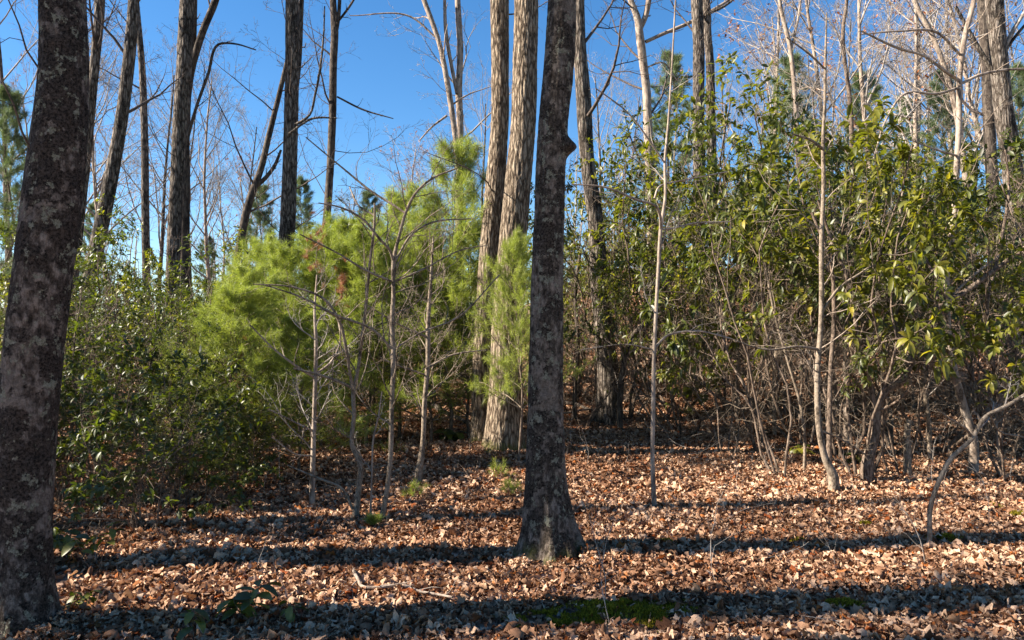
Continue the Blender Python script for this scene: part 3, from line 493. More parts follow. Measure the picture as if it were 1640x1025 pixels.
sapling('grey sapling bent over in an arc towards the right edge, by the shade band', [(1487, 882, 8), (1489, 850, 7), (1489, 822, 7), (1504, 770, 7), (1522, 736, 7), (1557, 702, 6.5), (1578, 668, 6.5), (1612, 650, 6), (1660, 620, 5)], 5.5, M['sapling'],
        [((5.5, 5.2), [(1555, 698, 5), (1545, 685, 4), (1520, 670, 3), (1500, 655, 2)]), ((5.5, 5.8), [(1585, 664, 3), (1600, 690, 3), (1640, 700, 2)])], nrand=3, seed=11, bl=0.5, t0=0.6)
sapling('stout crooked dark stem zigzagging right through the thicket', [(1390, 738, 19), (1396, 715, 16), (1402, 690, 15), (1404, 652, 14), (1417, 627, 14), (1445, 607, 14), (1460, 572, 13), (1487, 542, 11), (1493, 500, 9), (1530, 477, 9), (1570, 450, 8), (1610, 420, 7), (1650, 390, 6)], 8.0, M['laurel_bark'],
        [((8.0, 7.8), [(1402, 655, 9), (1392, 612, 8), (1375, 562, 8), (1372, 532, 7), (1355, 440, 6), (1330, 380, 5), (1310, 320, 4)]), ((8.0, 8.5), [(1460, 575, 6), (1435, 520, 5), (1455, 440, 5), (1450, 380, 4)]), ((8.0, 8.3), [(1490, 540, 6), (1500, 460, 5), (1470, 380, 4), (1480, 300, 3)]), ((8.0, 7.7), [(1404, 660, 5), (1440, 640, 4), (1470, 600, 3)])], nrand=14, seed=12, bl=0.9, brm='laurel_bark', name='crooked_sapling')
extra = [
    ('short broken stub of a sapling right of the crooked stem', [(1453, 715, 11), (1453, 690, 10), (1456, 672, 9)], 8.3, 'sapling', 0),
    ('thin grey stem close to the left of the stout crooked one', [(1288, 690, 5), (1280, 640, 5), (1262, 580, 4), (1240, 500, 4), (1225, 420, 3)], 8.6, 'sapling', 6),
    ('thin upright stem behind the crooked one, pale at the foot', [(1355, 640, 8), (1354, 600, 7), (1352, 520, 6), (1356, 420, 4), (1362, 340, 3)], 10.5, 'pale', 7),
    ('dark stem hugging the large leaved pale sapling', [(1328, 690, 8), (1330, 600, 7), (1336, 500, 7), (1330, 420, 5), (1300, 340, 4)], 7.9, 'laurel_bark', 8),
    ('brown stem left of the big leaning pale one at the right', [(1488, 680, 7), (1480, 620, 6), (1476, 570, 6), (1465, 480, 5), (1440, 400, 4), (1446, 300, 3)], 9.3, 'sapling', 8),
    ('thin pale stem near the right border of the view', [(1600, 640, 7), (1590, 580, 6), (1580, 500, 6), (1600, 400, 5), (1616, 300, 4), (1610, 240, 3)], 9.0, 'laurel_bark', 9),
    ('dark leaning stem behind the far foot of the leaning grey trunk', [(993, 640, 9), (1000, 580, 9), (1012, 540, 8), (1040, 510, 7), (1060, 480, 5)], 11.5, 'dark', 6),
    ('slim dark stem between central trunk and leaning grey trunk', [(920, 640, 7), (926, 560, 6), (922, 460, 6), (930, 400, 4)], 12.5, 'dark', 5),
    ('dark rising stem low behind the alone standing thin sapling', [(1105, 560, 6), (1112, 500, 6), (1128, 420, 5), (1120, 330, 4)], 13.5, 'dark', 6),
    ('leaning brown stem in the gap at the thicket middle', [(1180, 610, 6), (1186, 560, 6), (1170, 480, 5), (1190, 400, 4), (1200, 300, 3)], 12, 'laurel_bark', 8),
    ('grey stem standing behind the twiggy gap right of centre', [(1240, 600, 6), (1248, 520, 6), (1256, 440, 5), (1250, 340, 4)], 11, 'sapling', 8)]
for k, (lb, st, Y_, mt, nr_) in enumerate(extra): sapling(lb, st, Y_, M[mt], [], nrand=nr_, seed=20+k, bl=0.9, brm='laurel_bark' if k % 2 else 'twig', t0=0.15)

# ------------------------------------------------------------------ evergreen shrubs (whorled leathery leaves on crooked stems)
def leaves(g, tips, dirs, n, L, wd, rng, droop=0.35, ang=1.15, tone=(0, 1)):
    """n leaves in a whorl round each tip; each leaf six faces, folded on its midrib"""
    N = len(tips); T = nrm(dirs); a = nrm(np.cross(T, rng.normal(0, 1, (N, 3)))); b_ = np.cross(T, a)
    th = (np.arange(n)[None]*2.4 + rng.random((N, 1))*6.28 + rng.normal(0, .3, (N, n)))[..., None]
    A = ang*(0.65+0.6*rng.random((N, n)))[..., None]
    d = T[:, None]*np.cos(A) + (a[:, None]*np.cos(th) + b_[:, None]*np.sin(th))*np.sin(A); d = nrm(d - np.array([0, 0, droop])*rng.random((N, n))[..., None]*1.5)
    p0 = tips[:, None] - T[:, None]*(rng.random((N, n))*L*0.45)[..., None]; d = d.reshape(-1, 3); p0 = p0.reshape(-1, 3); m_ = len(d)
    up_ = nrm(np.array([0, 0, 1.]) + rng.normal(0, 0.35, (m_, 3))); s = nrm(np.cross(d, up_)); nn = np.cross(s, d)
    Ls = (L*(0.65+0.6*rng.random(m_)))[:, None]; ww = Ls*wd
    stn = ((0.0, 0.04, 0), (0.35, 0.9, 0.03), (0.7, 0.85, 0.0), (1.0, 0.03, -0.10)); vs = []
    cv = (rng.random((m_, 1))*1.6)
    for (u, wf, z) in stn:
        c = p0 + d*Ls*u + nn*Ls*(z*1.4*cv - 0.04*u)
        vs += [c - s*ww*wf + nn*ww*wf*0.35, c, c + s*ww*wf + nn*ww*wf*0.35]
    V = np.stack(vs, 1).reshape(-1, 3); q = np.array([(k*3+j, k*3+j+1, k*3+4+j, k*3+3+j) for k in range(3) for j in range(2)])
    q = (q[None] + (np.arange(m_)*12)[:, None, None]).reshape(-1, 4)
    rn = tone[0] + (tone[1]-tone[0])*np.clip(rng.normal(0.45, 0.25, m_), 0, 1); g.add(V, q=q, rnd=np.repeat(rn, 12))
def shrub_meshes(seed, h, spread, nst, nbr, ntw, nlv, L, lmat, bmat, lowbare=0.35, wd=0.2):
    rg = np.random.default_rng(seed); N = nst
    az = rg.random(N)*6.28; d = np.stack([np.cos(az)*spread, np.sin(az)*spread, np.ones(N)], -1)*1.0
    s = np.stack([np.cos(az)*0.08, np.sin(az)*0.08, np.full(N, -0.05)], -1); Ls = h*(0.8+0.3*rg.random(N))
    P0, r0 = grow(s, d, Ls, np.full(N, 0.0045*h+0.004), 11, 0.30, 0.16, 0.3, rg)
    stems = []
    s1, d1, l1, q1 = kids(P0, r0, nbr, lowbare, 1.0, 0.85, 0.42, Ls, 0.6, rng=rg); P1, r1 = grow(s1, d1, l1, q1, 6, 0.24, 0.10, 0.35, rg)
    s2, d2, l2, q2 = kids(P1, r1, ntw, 0.25, 1.0, 0.8, 0.5, l1, 0.6, rng=rg); P2, r2 = grow(s2, d2, l2, np.maximum(q2, 0.0015), 4, 0.22, 0.12, 0.5, rg)
    for k in range(N):
        g = Geo(); V, q = tubes(P0[k:k+1], r0[k:k+1], 6); g.add(V, q=q); V, q = tubes(P1[k*nbr:(k+1)*nbr], r1[k*nbr:(k+1)*nbr], 4); g.add(V, q=q)
        V, q = tubes(P2[k*nbr*ntw:(k+1)*nbr*ntw], r2[k*nbr*ntw:(k+1)*nbr*ntw], 3); g.add(V, q=q); stems.append(g.mesh('stem', bmat))
    # bare fine twigs low down
    g = Geo(); s3, d3, l3, q3 = kids(P0, r0, 11, 0.06, 0.9, 1.1, 0.34, Ls, 0.2, rng=rg); P3, r3 = grow(s3, d3, l3, q3, 6, 0.3, 0.05, 0.3, rg); V, q = tubes(P3, r3, 3); g.add(V, q=q); twiggy(g, P3, r3, l3, 2, rg, n=(4, 3)); tw = g.mesh('twigs', M['sapling'])
    tips = np.concatenate([P2[:, -1], P1[:, -1], P2[:, 2][rg.random(len(P2)) < 0.4]]); dr = np.concatenate([P2[:, -1]-P2[:, -2], P1[:, -1]-P1[:, -2], (P2[:, 2]-P2[:, 1])[rg.random(len(P2)) < 2][:0]]) 
    sel = rg.random(len(P2)) < 0.4
    tips = np.concatenate([P2[:, -1], P1[:, -1], P2[sel, 2]]); dr = np.concatenate([P2[:, -1]-P2[:, -2], P1[:, -1]-P1[:, -2], P2[sel, 2]-P2[sel, 1]])
    g = Geo(); leaves(g, tips, dr, nlv, L, wd, rg); return stems, g.mesh('foliage', lmat), tw, max(P2[:, -1, 2].max(), 0.5)
VAR = []
for k in range(7):
    big = k >= 4
    st, fo, tw, hh = shrub_meshes(300+k, 3.0, 0.55 if k % 2 else 0.8, 5 if not big else 4, 8 if not big else 6, 6 if not big else 5, 5 if not big else 7, 0.072 if not big else 0.108, M['laurel'] if k % 3 else M['laurel_dark'], M['laurel_bark'], 0.42, 0.19 if big else 0.21)
    VAR.append((st, fo, tw, hh))
st, fo, tw, hh = shrub_meshes(341, 2.4, 0.95, 5, 9, 5, 7, 0.105, M['laurel_dark'], M['laurel_bark'], 0.12, 0.22); VAR.append((st, fo, tw, hh))
LAND = [(35, 'left edge trunk'), (140, 'slanting grey trunk'), (284, 'left trunk pair'), (385, 'dark slanting bare tree'), (455, 'tall straight grey trunk'), (525, 'slim dark trunk'), (625, 'many forked sapling'), (736, 'russet leaved pale tree'), (805, 'sunlit oak pair'), (878, 'central trunk'), (968, 'leaning grey trunk'), (1048, 'alone standing thin sapling'), (1128, 'close grey pair'), (1316, 'large leaved pale sapling'), (1400, 'stout crooked stem'), (1525, 'tall leaning pale sapling'), (1612, 'big rough barked tree')]
USED = set()
def where(px, row, head):
    c = sorted(LAND, key=lambda l: abs(l[0]-px))[:8]
    for adv in ('just', 'well', 'slightly', 'a little'):
        for l in c:
            side_ = 'behind' if abs(l[0]-px) < 14 and adv == 'just' else ('left of' if px < l[0] else 'right of'); s = '%s, %s, %s%s the %s' % (head, row, '' if side_ == 'behind' else adv+' ', side_, l[1])
            if s not in USED: USED.add(s); return s
    return head
def shrub(px, Y_, top, var, wide=1.0, rz=None, label=None, group='evergreen shrubs of the undergrowth', head=None):
    if px > 1090 and Y_ > 9: top -= 28
    st, fo, tw, hh = VAR[var]; p = at(px, 600, Y_); gz = H(p[0], p[1]); ht = at(px, top, Y_)[2]-gz; s = max(ht, 0.4)/hh
    row = 'front row' if Y_ < 8.6 else 'second row' if Y_ < 11 else 'third row' if Y_ < 14 else 'back row' if Y_ < 18 else 'farthest row'
    tone = ('small leaved ', 'broad leaved ')[var >= 4]
    lb = label or where(px, row, (head or (tone+'evergreen shrub')))
    rt = thing('evergreen_shrub', lb, 'shrub', (p[0], p[1], gz), group, rz if rz is not None else random.random()*6.28); rt.scale = (s*wide, s*wide, s)
    for m_ in st: obj('stem', m_, rt)
    obj('twigs', tw, rt, kind='stuff'); obj('foliage', fo, rt, kind='stuff'); return rt
# left thicket
for a in [(232, 5.9, 540, 7, .9), (110, 6.9, 520, 7, .9), (310, 6.9, 600, 7, 1.1), (370, 7.9, 620, 7, 1), (330, 7.4, 560, 2, 1.1), (1005, 12.6, 240, 1, .8), (1092, 11.2, 300, 2, .8), (1165, 9.4, 430, 4, .7), (935, 11.8, 370, 0, .6), (1060, 12.2, 330, 3, .8), (905, 13.2, 400, 2, .8), (190, 7.6, 420, 0, 1.0), (260, 8.6, 400, 3, 1.0), (100, 8.6, 400, 1, 1.0), (350, 10.2, 440, 1, 1.0), (215, 10.5, 310, 2, .8), (160, 11.5, 390, 0, 1), (300, 11.5, 385, 3, 1), (60, 11, 380, 2, 1), (10, 8.5, 350, 3, .9), (20, 12.5, 340, 0, 1), (400, 12.5, 440, 0, 1), (240, 14, 360, 1, .9), (340, 15, 430, 2, 1.1), (130, 15, 420, 3, 1.1), (60, 15.5, 400, 1, 1.1), (440, 15, 450, 3, 1.2), (500, 14, 440, 1, 1), (385, 18, 440, 2, 1.2), (200, 19, 430, 0, 1.2), (290, 19, 430, 3, 1.2), (90, 19, 420, 2, 1.2),
          (150, 8.0, 440, 0, 1.1), (285, 7.9, 500, 3, 1.2), (225, 6.9, 520, 3, 1.1), (170, 9.9, 350, 3, .8), (320, 9.0, 460, 0, 1.2), (90, 7.2, 480, 0, 1.1), (245, 12, 330, 3, .9), (130, 10, 330, 0, .9), (60, 7.2, 430, 3, 1.1), (375, 11, 430, 0, 1.2),
          # behind the pines
          (590, 13, 330, 0, 0.9), (540, 13.5, 350, 3, .9), (640, 14, 340, 2, 1), (700, 15, 360, 1, 1), (570, 17, 330, 2, 1.1), (760, 14, 400, 3, 1), (860, 14, 420, 0, 1), (480, 19, 400, 1, 1.2), (650, 19, 380, 3, 1.2), (820, 19, 400, 2, 1.2),
          # right thicket
          (920, 14.5, 300, 1, .9), (960, 16, 260, 0, .9), (1000, 14, 250, 2, .9), (1040, 15.5, 230, 3, .9), (1085, 13, 210, 0, .9), (1130, 14.2, 190, 1, .9), (1170, 12.5, 180, 3, .9), (1215, 13.5, 150, 2, .8), (1260, 12, 190, 0, .9), (1310, 13, 190, 1, .9), (1360, 12.2, 220, 2, .9), (1410, 13.5, 230, 3, .9), (1460, 12.2, 240, 0, .9), (1510, 13.5, 260, 1, .9), (1560, 12, 250, 2, .9), (1610, 12.5, 230, 3, .9), (1655, 11.5, 240, 0, .9),
          (1225, 9.8, 240, 5, .9), (1290, 10.4, 220, 0, .8), (1350, 9.6, 260, 4, .8), (1430, 10.3, 250, 1, .9), (1500, 9.8, 300, 5, .9), (1565, 10.2, 260, 3, .9), (1635, 9.4, 230, 6, .9), (1620, 8.0, 330, 4, .8), (1440, 8.6, 300, 6, .8), (1380, 8.3, 200, 4, .7), (1255, 8.2, 200, 6, .7),
          (1020, 18, 300, 2, 1.1), (1100, 18.5, 280, 1, 1.1), (1200, 18, 250, 3, 1.1), (1290, 18.5, 250, 0, 1.1), (1390, 18, 260, 2, 1.1), (1480, 18.5, 270, 3, 1.1), (1580, 18, 260, 1, 1.1), (940, 20, 330, 0, 1.2), (1665, 15.5, 250, 2, 1.1)]:
    shrub(*a)

# ------------------------------------------------------------------ pines
def needles(g, tips, dirs, n, L, rng, wd=0.0011, back=0.12, ang=0.75, tone=(0, 1)):
    N = len(tips); T = nrm(dirs); a = nrm(np.cross(T, rng.normal(0, 1, (N, 3)))); b_ = np.cross(T, a); th = (rng.random((N, n))*6.28)[..., None]
    A = (ang*(0.4+0.9*rng.random((N, n))))[..., None]; d = T[:, None]*np.cos(A) + (a[:, None]*np.cos(th) + b_[:, None]*np.sin(th))*np.sin(A)
    p = (tips[:, None] - T[:, None]*(rng.random((N, n))*back)[..., None]).reshape(-1, 3); d = d.reshape(-1, 3); m_ = len(d); Ls = (L*(0.7+0.5*rng.random(m_)))[:, None]
    d2 = nrm(d + np.array([0, 0, -0.25]) * rng.random((m_, 1))); s = nrm(np.cross(d, rng.normal(0, 1, (m_, 3))))*wd
    V = np.stack([p-s, p+s, p+d2*Ls], 1).reshape(-1, 3); tn = np.repeat(rng.random(N)*0.6, n) + rng.random(m_)*0.4
    g.add(V, t=np.arange(3*m_).reshape(-1, 3), rnd=np.repeat(tone[0]+(tone[1]-tone[0])*tn, 3))
def pine_meshes(seed, h, nwh, per, nL=0.125, nn=12, mat='needle', spread=0.50, wd=0.0024, sub=(10, 4), back=0.22, zlo=0.27):
    rg = np.random.default_rng(seed); tr = np.array([[[rg.normal(0, .012*h*(k > 0)), rg.normal(0, .012*h*(k > 0)), -0.05+(h+0.05)*k/8] for k in range(9)]]); rt_ = (0.008*h+0.004)*(1-0.9*np.linspace(0, 1, 9))[None]
    gt = Geo(); V, q = tubes(tr, rt_, 8); gt.add(V, q=q)
    zz = np.linspace(zlo, 0.97, nwh); S_, D_, L_ = [], [], []
    for z in zz:
        k = z*8; i_ = int(min(k, 7)); p = tr[0, i_]*(1-(k-i_)) + tr[0, i_+1]*(k-i_); a0 = rg.random()*6.28
        for j in range(per):
            a = a0 + j*6.28/per + rg.normal(0, .25); S_.append(p); D_.append((math.cos(a), math.sin(a), 0.25+0.9*z)); L_.append(h*spread*(1.06-z)**0.6*rg.uniform(.7, 1.15))
    S_, D_, L_ = map(np.array, (S_, D_, L_)); P1, r1 = grow(S_, D_, L_, 0.006*L_+0.003, 7, 0.10, 0.02, 0.3, rg); br = Geo(); V, q = tubes(P1, r1, 4); br.add(V, q=q)
    s2, d2, l2, q2 = kids(P1, r1, sub[0], 0.3, 1.0, 0.75, 0.38, L_, 0.5, flat=True, rng=rg); P2, r2 = grow(s2, d2, l2, q2, 4, 0.12, 0.08, 0.5, rg); V, q = tubes(P2, r2, 3); br.add(V, q=q)
    s3, d3, l3, q3 = kids(P2, r2, sub[1], 0.3, 1.0, 0.7, 0.5, l2, 0.5, rng=rg); P3, r3 = grow(s3, d3, np.maximum(l3, 0.05), q3, 3, 0.12, 0.1, 0.5, rg)
    tips = np.concatenate([P1[:, -1], P2[:, -1], P3[:, -1], P2[:, 2], tr[:, -1]]); dr = np.concatenate([P1[:, -1]-P1[:, -2], P2[:, -1]-P2[:, -2], P3[:, -1]-P3[:, -2], P2[:, 2]-P2[:, 1], tr[:, -1]-tr[:, -2]])
    g = Geo(); needles(g, tips, dr, nn, nL, rg, wd, back); return gt.mesh('trunk', M['laurel_bark']), br.mesh('branches', M['sapling']), g.mesh('foliage', M[mat]), h
PV = [pine_meshes(500+k, 3.4, 9 if k % 2 == 0 else 11, 5, zlo=0.27 if k % 2 == 0 else 0.14) for k in range(4)]
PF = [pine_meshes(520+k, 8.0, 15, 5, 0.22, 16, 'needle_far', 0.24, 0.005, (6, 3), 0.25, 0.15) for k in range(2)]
def pine(px, Y_, top, var, label, wide=1.0, group=None, far=False, name='pine_sapling'):
    a, b_, c, hh = (PF if far else PV)[var]; p = at(px, 600, Y_); gz = H(p[0], p[1]); s = (at(px, top, Y_)[2]-gz)/hh
    rt = thing(name, label, 'pine tree' if not far else 'conifer', (p[0], p[1], gz), group, random.random()*6.28); rt.scale = (s*wide, s*wide, s)
    obj('trunk', a, rt); obj('branches', b_, rt, kind='stuff'); obj('foliage', c, rt, kind='stuff'); return rt
PG = 'young white pines in the centre'
for a in [(722, 10.6, 258, 0, 'tallest bright young pine, its tip below the two stemmed pale tree', 0.85), (640, 11.0, 330, 1, 'young pine behind the fork of the many forked sapling', 1.0), (585, 10.2, 390, 2, 'young pine filling the gap between slim dark trunk and many forked sapling', 1.1), (515, 10.4, 395, 3, 'young pine behind the straight pale leftmost sapling of the row', 1.1),
          (455, 10.2, 415, 0, 'feathery young pine at the foot of the tall straight grey trunk', 1.2), (395, 8.5, 445, 1, 'leftmost young pine, meeting the broad leaved shrubs', 1.1), (375, 8.1, 480, 3, 'low spreading young pine brushing the left shrubs', 1.2), (335, 10.6, 500, 1, 'shaded low young pine deep among the left shrubs', 1.2), (480, 8.3, 520, 1, 'low wide young pine behind the leftmost two saplings of the row', 1.3), (600, 10.4, 410, 3, 'low wide young pine behind the crooked sapling', 1.3), (830, 8.7, 400, 2, 'small young pine between the sunlit oak pair and central trunk', 0.7), (752, 10.6, 380, 3, 'low young pine left of the sunlit oak pair', 0.9), (690, 10.3, 400, 1, 'low young pine behind the knobbly sapling', 1.1), (550, 12, 370, 3, 'young pine in the second line left of the slim dark trunk', 1.1), (425, 12, 400, 2, 'shaded young pine behind the leftmost two', 1.1)]:
    pine(a[0], a[1], a[2], a[3], a[4], a[5], PG)
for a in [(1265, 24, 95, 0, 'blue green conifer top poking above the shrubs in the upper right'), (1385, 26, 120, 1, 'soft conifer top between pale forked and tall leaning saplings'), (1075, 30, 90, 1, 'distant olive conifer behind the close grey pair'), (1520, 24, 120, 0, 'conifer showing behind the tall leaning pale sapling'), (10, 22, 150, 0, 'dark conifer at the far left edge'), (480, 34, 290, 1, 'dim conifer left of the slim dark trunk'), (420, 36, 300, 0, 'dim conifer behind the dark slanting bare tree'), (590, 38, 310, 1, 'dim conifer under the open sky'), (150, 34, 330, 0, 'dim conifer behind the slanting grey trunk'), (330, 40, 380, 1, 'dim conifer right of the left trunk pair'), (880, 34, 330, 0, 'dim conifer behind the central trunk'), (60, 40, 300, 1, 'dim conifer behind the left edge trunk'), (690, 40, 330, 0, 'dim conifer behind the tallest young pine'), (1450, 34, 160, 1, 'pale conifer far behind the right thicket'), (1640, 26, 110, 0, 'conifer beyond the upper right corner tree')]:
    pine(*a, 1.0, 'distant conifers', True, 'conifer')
# dead orange needle sprays caught in the pines
for (px, py, Y_, s_, lb) in [(505, 405, 8.8, 0.16, 'upright spray of dead orange needles in the pine tops'), (548, 455, 8.6, 0.13, 'slanting spray of dead orange needles lower right of the other'), (385, 600, 8.0, 0.12, 'tan clump of dead needles over the left shrubs')]:
    rg = np.random.default_rng(int(px)); n = 26; p = at(px, py, Y_); tips = p + rg.normal(0, 1, (n, 3))*[s_*0.35, s_*0.3, s_]; g = Geo(); needles(g, tips-p, nrm(rg.normal(0, .4, (n, 3))+[0.2, 0, 0.6]), 40, 0.08, rg, 0.0014, 0.06)
    o_ = thing('dead_pine_spray', lb, 'pine spray', tuple(p)); st = np.linspace(0, 1, 8)[:, None]*np.array([[0.03, 0, s_*2.2]]) - [0, 0, s_*1.2]; V, q = tubes(st[None], np.full((1, 8), 0.004), 4); obj('stem', Geo().add(V, q=q).mesh('stem', M['laurel_bark']), o_); obj('needles', g.mesh('needles', M['needle_dead'], False), o_, kind='stuff')

# ------------------------------------------------------------------ bare trees further off
def bare_meshes(seed, h, nl=16, n=(6, 6, 4), mat='pale', leafy=0):
    rg = np.random.default_rng(seed); K = 9; fork = rg.random() < 0.6
    s = np.zeros((1, 3)); s[0, 2] = -0.1; P, r = grow(s, np.array([[rg.normal(0, .05), rg.normal(0, .05), 1]]), np.array([h]), np.array([0.0085*h]), K, 0.05, 0.05, 0.25, rg)
    gt = Geo(); V, q = tubes(P, r, 8); gt.add(V, q=q); g = Geo()
    s1, d1, l1, q1 = kids(P, r, nl, 0.28, 1.0, 0.72, 0.42, np.array([h]), 0.55, rng=rg); P1, r1 = grow(s1, d1, l1, q1, 7, 0.13, 0.09, 0.25, rg); V, q = tubes(P1, r1, 5); g.add(V, q=q)
    tips, _ = twiggy(g, P1, r1, l1, 3, rg, 0.0045, n=n, wig=0.16, up=0.05, ang=0.65)
    gl = None
    if leafy:
        sel = rg.random(len(tips)) < leafy; gl = Geo(); leaves(gl, tips[sel, -1], tips[sel, -1]-tips[sel, -2], 3, 0.10, 0.25, rg, tone=(0.75, 0.95)); gl = gl.mesh('dead_leaves', M['litter'])
    return gt.mesh('trunk', M[mat]), g.mesh('crown', M['twig' if mat != 'dark' else 'twig_dark']), gl
BV = [bare_meshes(700, 11, 18, (6, 5, 4)), bare_meshes(701, 12, 16, (6, 6, 4), 'grey'), bare_meshes(702, 10, 20, (5, 5, 4), 'pale', 0.10), bare_meshes(703, 12, 15, (6, 5, 4), 'grey'), bare_meshes(704, 11, 18, (5, 6, 4), 'pale', 0.05)]
def bare(px, Y_, top, var, wide=1.0):
    a, b_, c = BV[var]; p = at(px, 500, Y_); gz = H(p[0], p[1]); hh = (11, 12, 10, 12, 11)[var]; s = (at(px, top, Y_)[2]-gz)/hh
    row = 'fairly near' if Y_ < 25 else 'in the middle distance' if Y_ < 34 else 'far off' if Y_ < 46 else 'on the skyline'
    lb = where(px, row.replace('in the middle distance', 'mid distance'), ('bare branching tree', 'bare grey twiggy tree', 'bare tree with dead leaves', 'slim bare grey tree', 'pale bare tree')[var])
    rt = thing('bare_tree', lb, 'tree', (p[0], p[1], gz), 'bare trees behind the shrubs', random.random()*6.28); rt.scale = (s*wide, s*wide, s)
    obj('trunk', a, rt); obj('crown', b_, rt, kind='stuff')
    if c: obj('dead_leaves', c, rt, kind='stuff')
for a in [(345, 32, 130, 0), (380, 38, 200, 1), (310, 40, 160, 3), (415, 45, 260, 2), (250, 36, 100, 1), (180, 33, 60, 0), (110, 36, 40, 3), (20, 30, -60, 1), (350, 55, 260, 4), (470, 50, 280, 1), (560, 52, 300, 3), (610, 46, 280, 2), (660, 42, 230, 4), (770, 40, 150, 1), (700, 50, 250, 3),
          (965, 30, 120, 3), (1000, 40, 150, 1), (1080, 33, 120, 2), (1215, 31, 20, 0), (1240, 26, -90, 4), (1340, 25, -120, 2), (1420, 23, -160, 0), (1455, 32, -80, 3), (1490, 26, -160, 2), (1530, 31, -130, 4), (1615, 28, -160, 2), (1680, 30, -150, 1), (1350, 42, 40, 1), (1480, 44, 0, 3), (1560, 42, -20, 1), (1150, 44, 130, 3), (1250, 46, 90, 1), (140, 50, 200, 2), (40, 48, 150, 4)]:
    bare(*a)
# the skyline wood
g = Geo(); N = 130; rg = np.random.default_rng(91); x = (rg.random(N)*2-1); Yf = 70+70*rg.random(N); x = x*Yf*0.85; s = np.stack([x, Yf, hgt(x, Yf)], -1)
P, r = grow(s, np.tile([[0, 0, 1.]], (N, 1)), 9+6*rg.random(N), np.full(N, 0.13), 6, 0.06, 0.05, 0.3, rg); V, q = tubes(P, r, 4); g.add(V, q=q); twiggy(g, P, r*0.9, 11+0*x, 3, rg, n=(9, 4, 2), lr=0.42, ang=0.7)
fw = obj('far_woods', g.mesh('far_woods', M['twig']), kind='stuff'); fw['label'] = 'grey brown mass of distant bare woods on the skyline'

# ------------------------------------------------------------------ unseen trees added beyond the left edge, placed to throw the shade bands
for k, (x, y, r_) in enumerate([(-7.5, 4.50, .24), (-5.2, 3.68, .17), (-12, 4.65, .15), (-9.4, 3.0, .15), (-16, 15.0, .2), (-13, 2.1, .13), (-11.5, 2.55, .1)]):
    path = np.array([[x, y, H(x, y)-.1, r_*1.2], [x+.02, y+.02, 1, r_], [x+.05, y+(.0, -.1, .2, -.15, .1, .2, -.2)[k], 4, r_*.9], [x+.1, y+(.02, -.35, .6, -.5, .3, .5, -.4)[k], 8, r_*.7], [x, y+(.05, -.4, .9, -.6, .5, .8, -.5)[k], 13, r_*.4]]); org = np.array([x, y, H(x, y)])
    rt = thing('bare_tree', 'grey trunked tree added out of view past the left edge to cast shade', 'tree', tuple(org), 'trees added out of view for shade'); path[:, :3] -= org
    V, q, P, r = trunk_mesh(path, 16, 0.2, M['grey'], 0.004, 0.3, k); obj('trunk', Geo().add(V, q=q).mesh('trunk', M['grey']), rt)
    oc = obj('crown', BV[3][1], rt, kind='stuff'); oc.scale = (0.45, 0.45, 1.0)
for k, (x, y, h_, v_) in enumerate([(-6.8, 5.1, 3.6, 0), (-7.6, 6.2, 4.2, 1), (-8.2, 7.4, 4.0, 3), (-5.9, 4.5, 2.3, 2), (-6.4, 6.9, 2.8, 0), (-9.5, 8.3, 4.0, 2)]):  # unseen shrubs added to dapple the left undergrowth and floor with shade
    st, fo, tw, hh = VAR[v_]; rt = thing('evergreen_shrub', 'evergreen shrub added out of view past the left edge to cast dappled shade', 'shrub', (x, y, H(x, y)), 'shrubs added out of view for shade', k*1.3); rt.scale = (h_/hh,)*3
    for m_ in st: obj('stem', m_, rt)
    obj('foliage', fo, rt, kind='stuff')

# ------------------------------------------------------------------ small plants on the floor
def leaf_mesh(L, wd, seed, tone, mat):
    rg = np.random.default_rng(seed); K = 6; s = np.linspace(0, 1, K); wv = np.sin(PI*np.clip(s, 0.02, 0.98))**0.75*wd; dr = 0.35+0.4*rg.random(); V = []
    for k in range(K):
        for j in (-1, 0, 1): V.append((s[k]*math.cos(dr*s[k]), j*wv[k], -math.sin(dr*s[k])*s[k]*0.7 + abs(j)*wv[k]*0.3))
    q = [(k*3+j, k*3+j+1, k*3+4+j, k*3+3+j) for k in range(K-1) for j in range(2)]; return make_mesh('leaf', np.array(V)*L, [q], mat, np.full(len(V), tone))
def seedling(px, py, hgt_px, nl, Lpx, label, seed, name='leafy_seedling', mat='laurel_dark', wd=0.22, nst=1):
    p = gnd(px, py); Y_ = p[1]; h_ = wpx(hgt_px, Y_); L = wpx(Lpx, Y_); rg = random.Random(seed); ln = [leaf_mesh(L, wd, seed+k, (0.1, 0.45, 0.8)[k], M[mat]) for k in range(3)]
    rt = thing(name, label, 'plant', tuple(p))
    for s_ in range(nst):
        a = rg.random()*6.28; tilt = 0.15 if nst == 1 else 0.55; d = np.array([math.cos(a)*tilt, math.sin(a)*tilt*0.5, 1]); rn_ = np.random.default_rng(seed+s_); P, r = grow(np.array([[0, 0, -0.03]]), d[None], np.array([h_*rg.uniform(.8, 1.1)]), np.array([0.0035]), 6, 0.08, 0.05, 0.5, rn_)
        V, q = tubes(P, r, 5); obj('stem', Geo().add(V, q=q).mesh('stem', M['laurel_bark']), rt)
        for k in range(nl):
            o_ = obj('leaf', ln[k % 3], rt); t_ = 1-0.5*(k/nl)**1.5; i_ = t_*5; a_ = int(min(i_, 4)); pp = P[0, a_]*(1-(i_-a_)) + P[0, a_+1]*(i_-a_); o_.location = tuple(pp); o_.rotation_euler = (rg.gauss(0, .3), rg.uniform(-0.45, 0.5), k*2.4+rg.gauss(0, .3)); q_ = rg.uniform(.7, 1.15); o_.scale = (q_, q_, q_)
seedling(395, 1000, 62, 9, 44, 'seedling with large glossy green leaves on the sunlit leaves, bottom left', 1, nst=2)
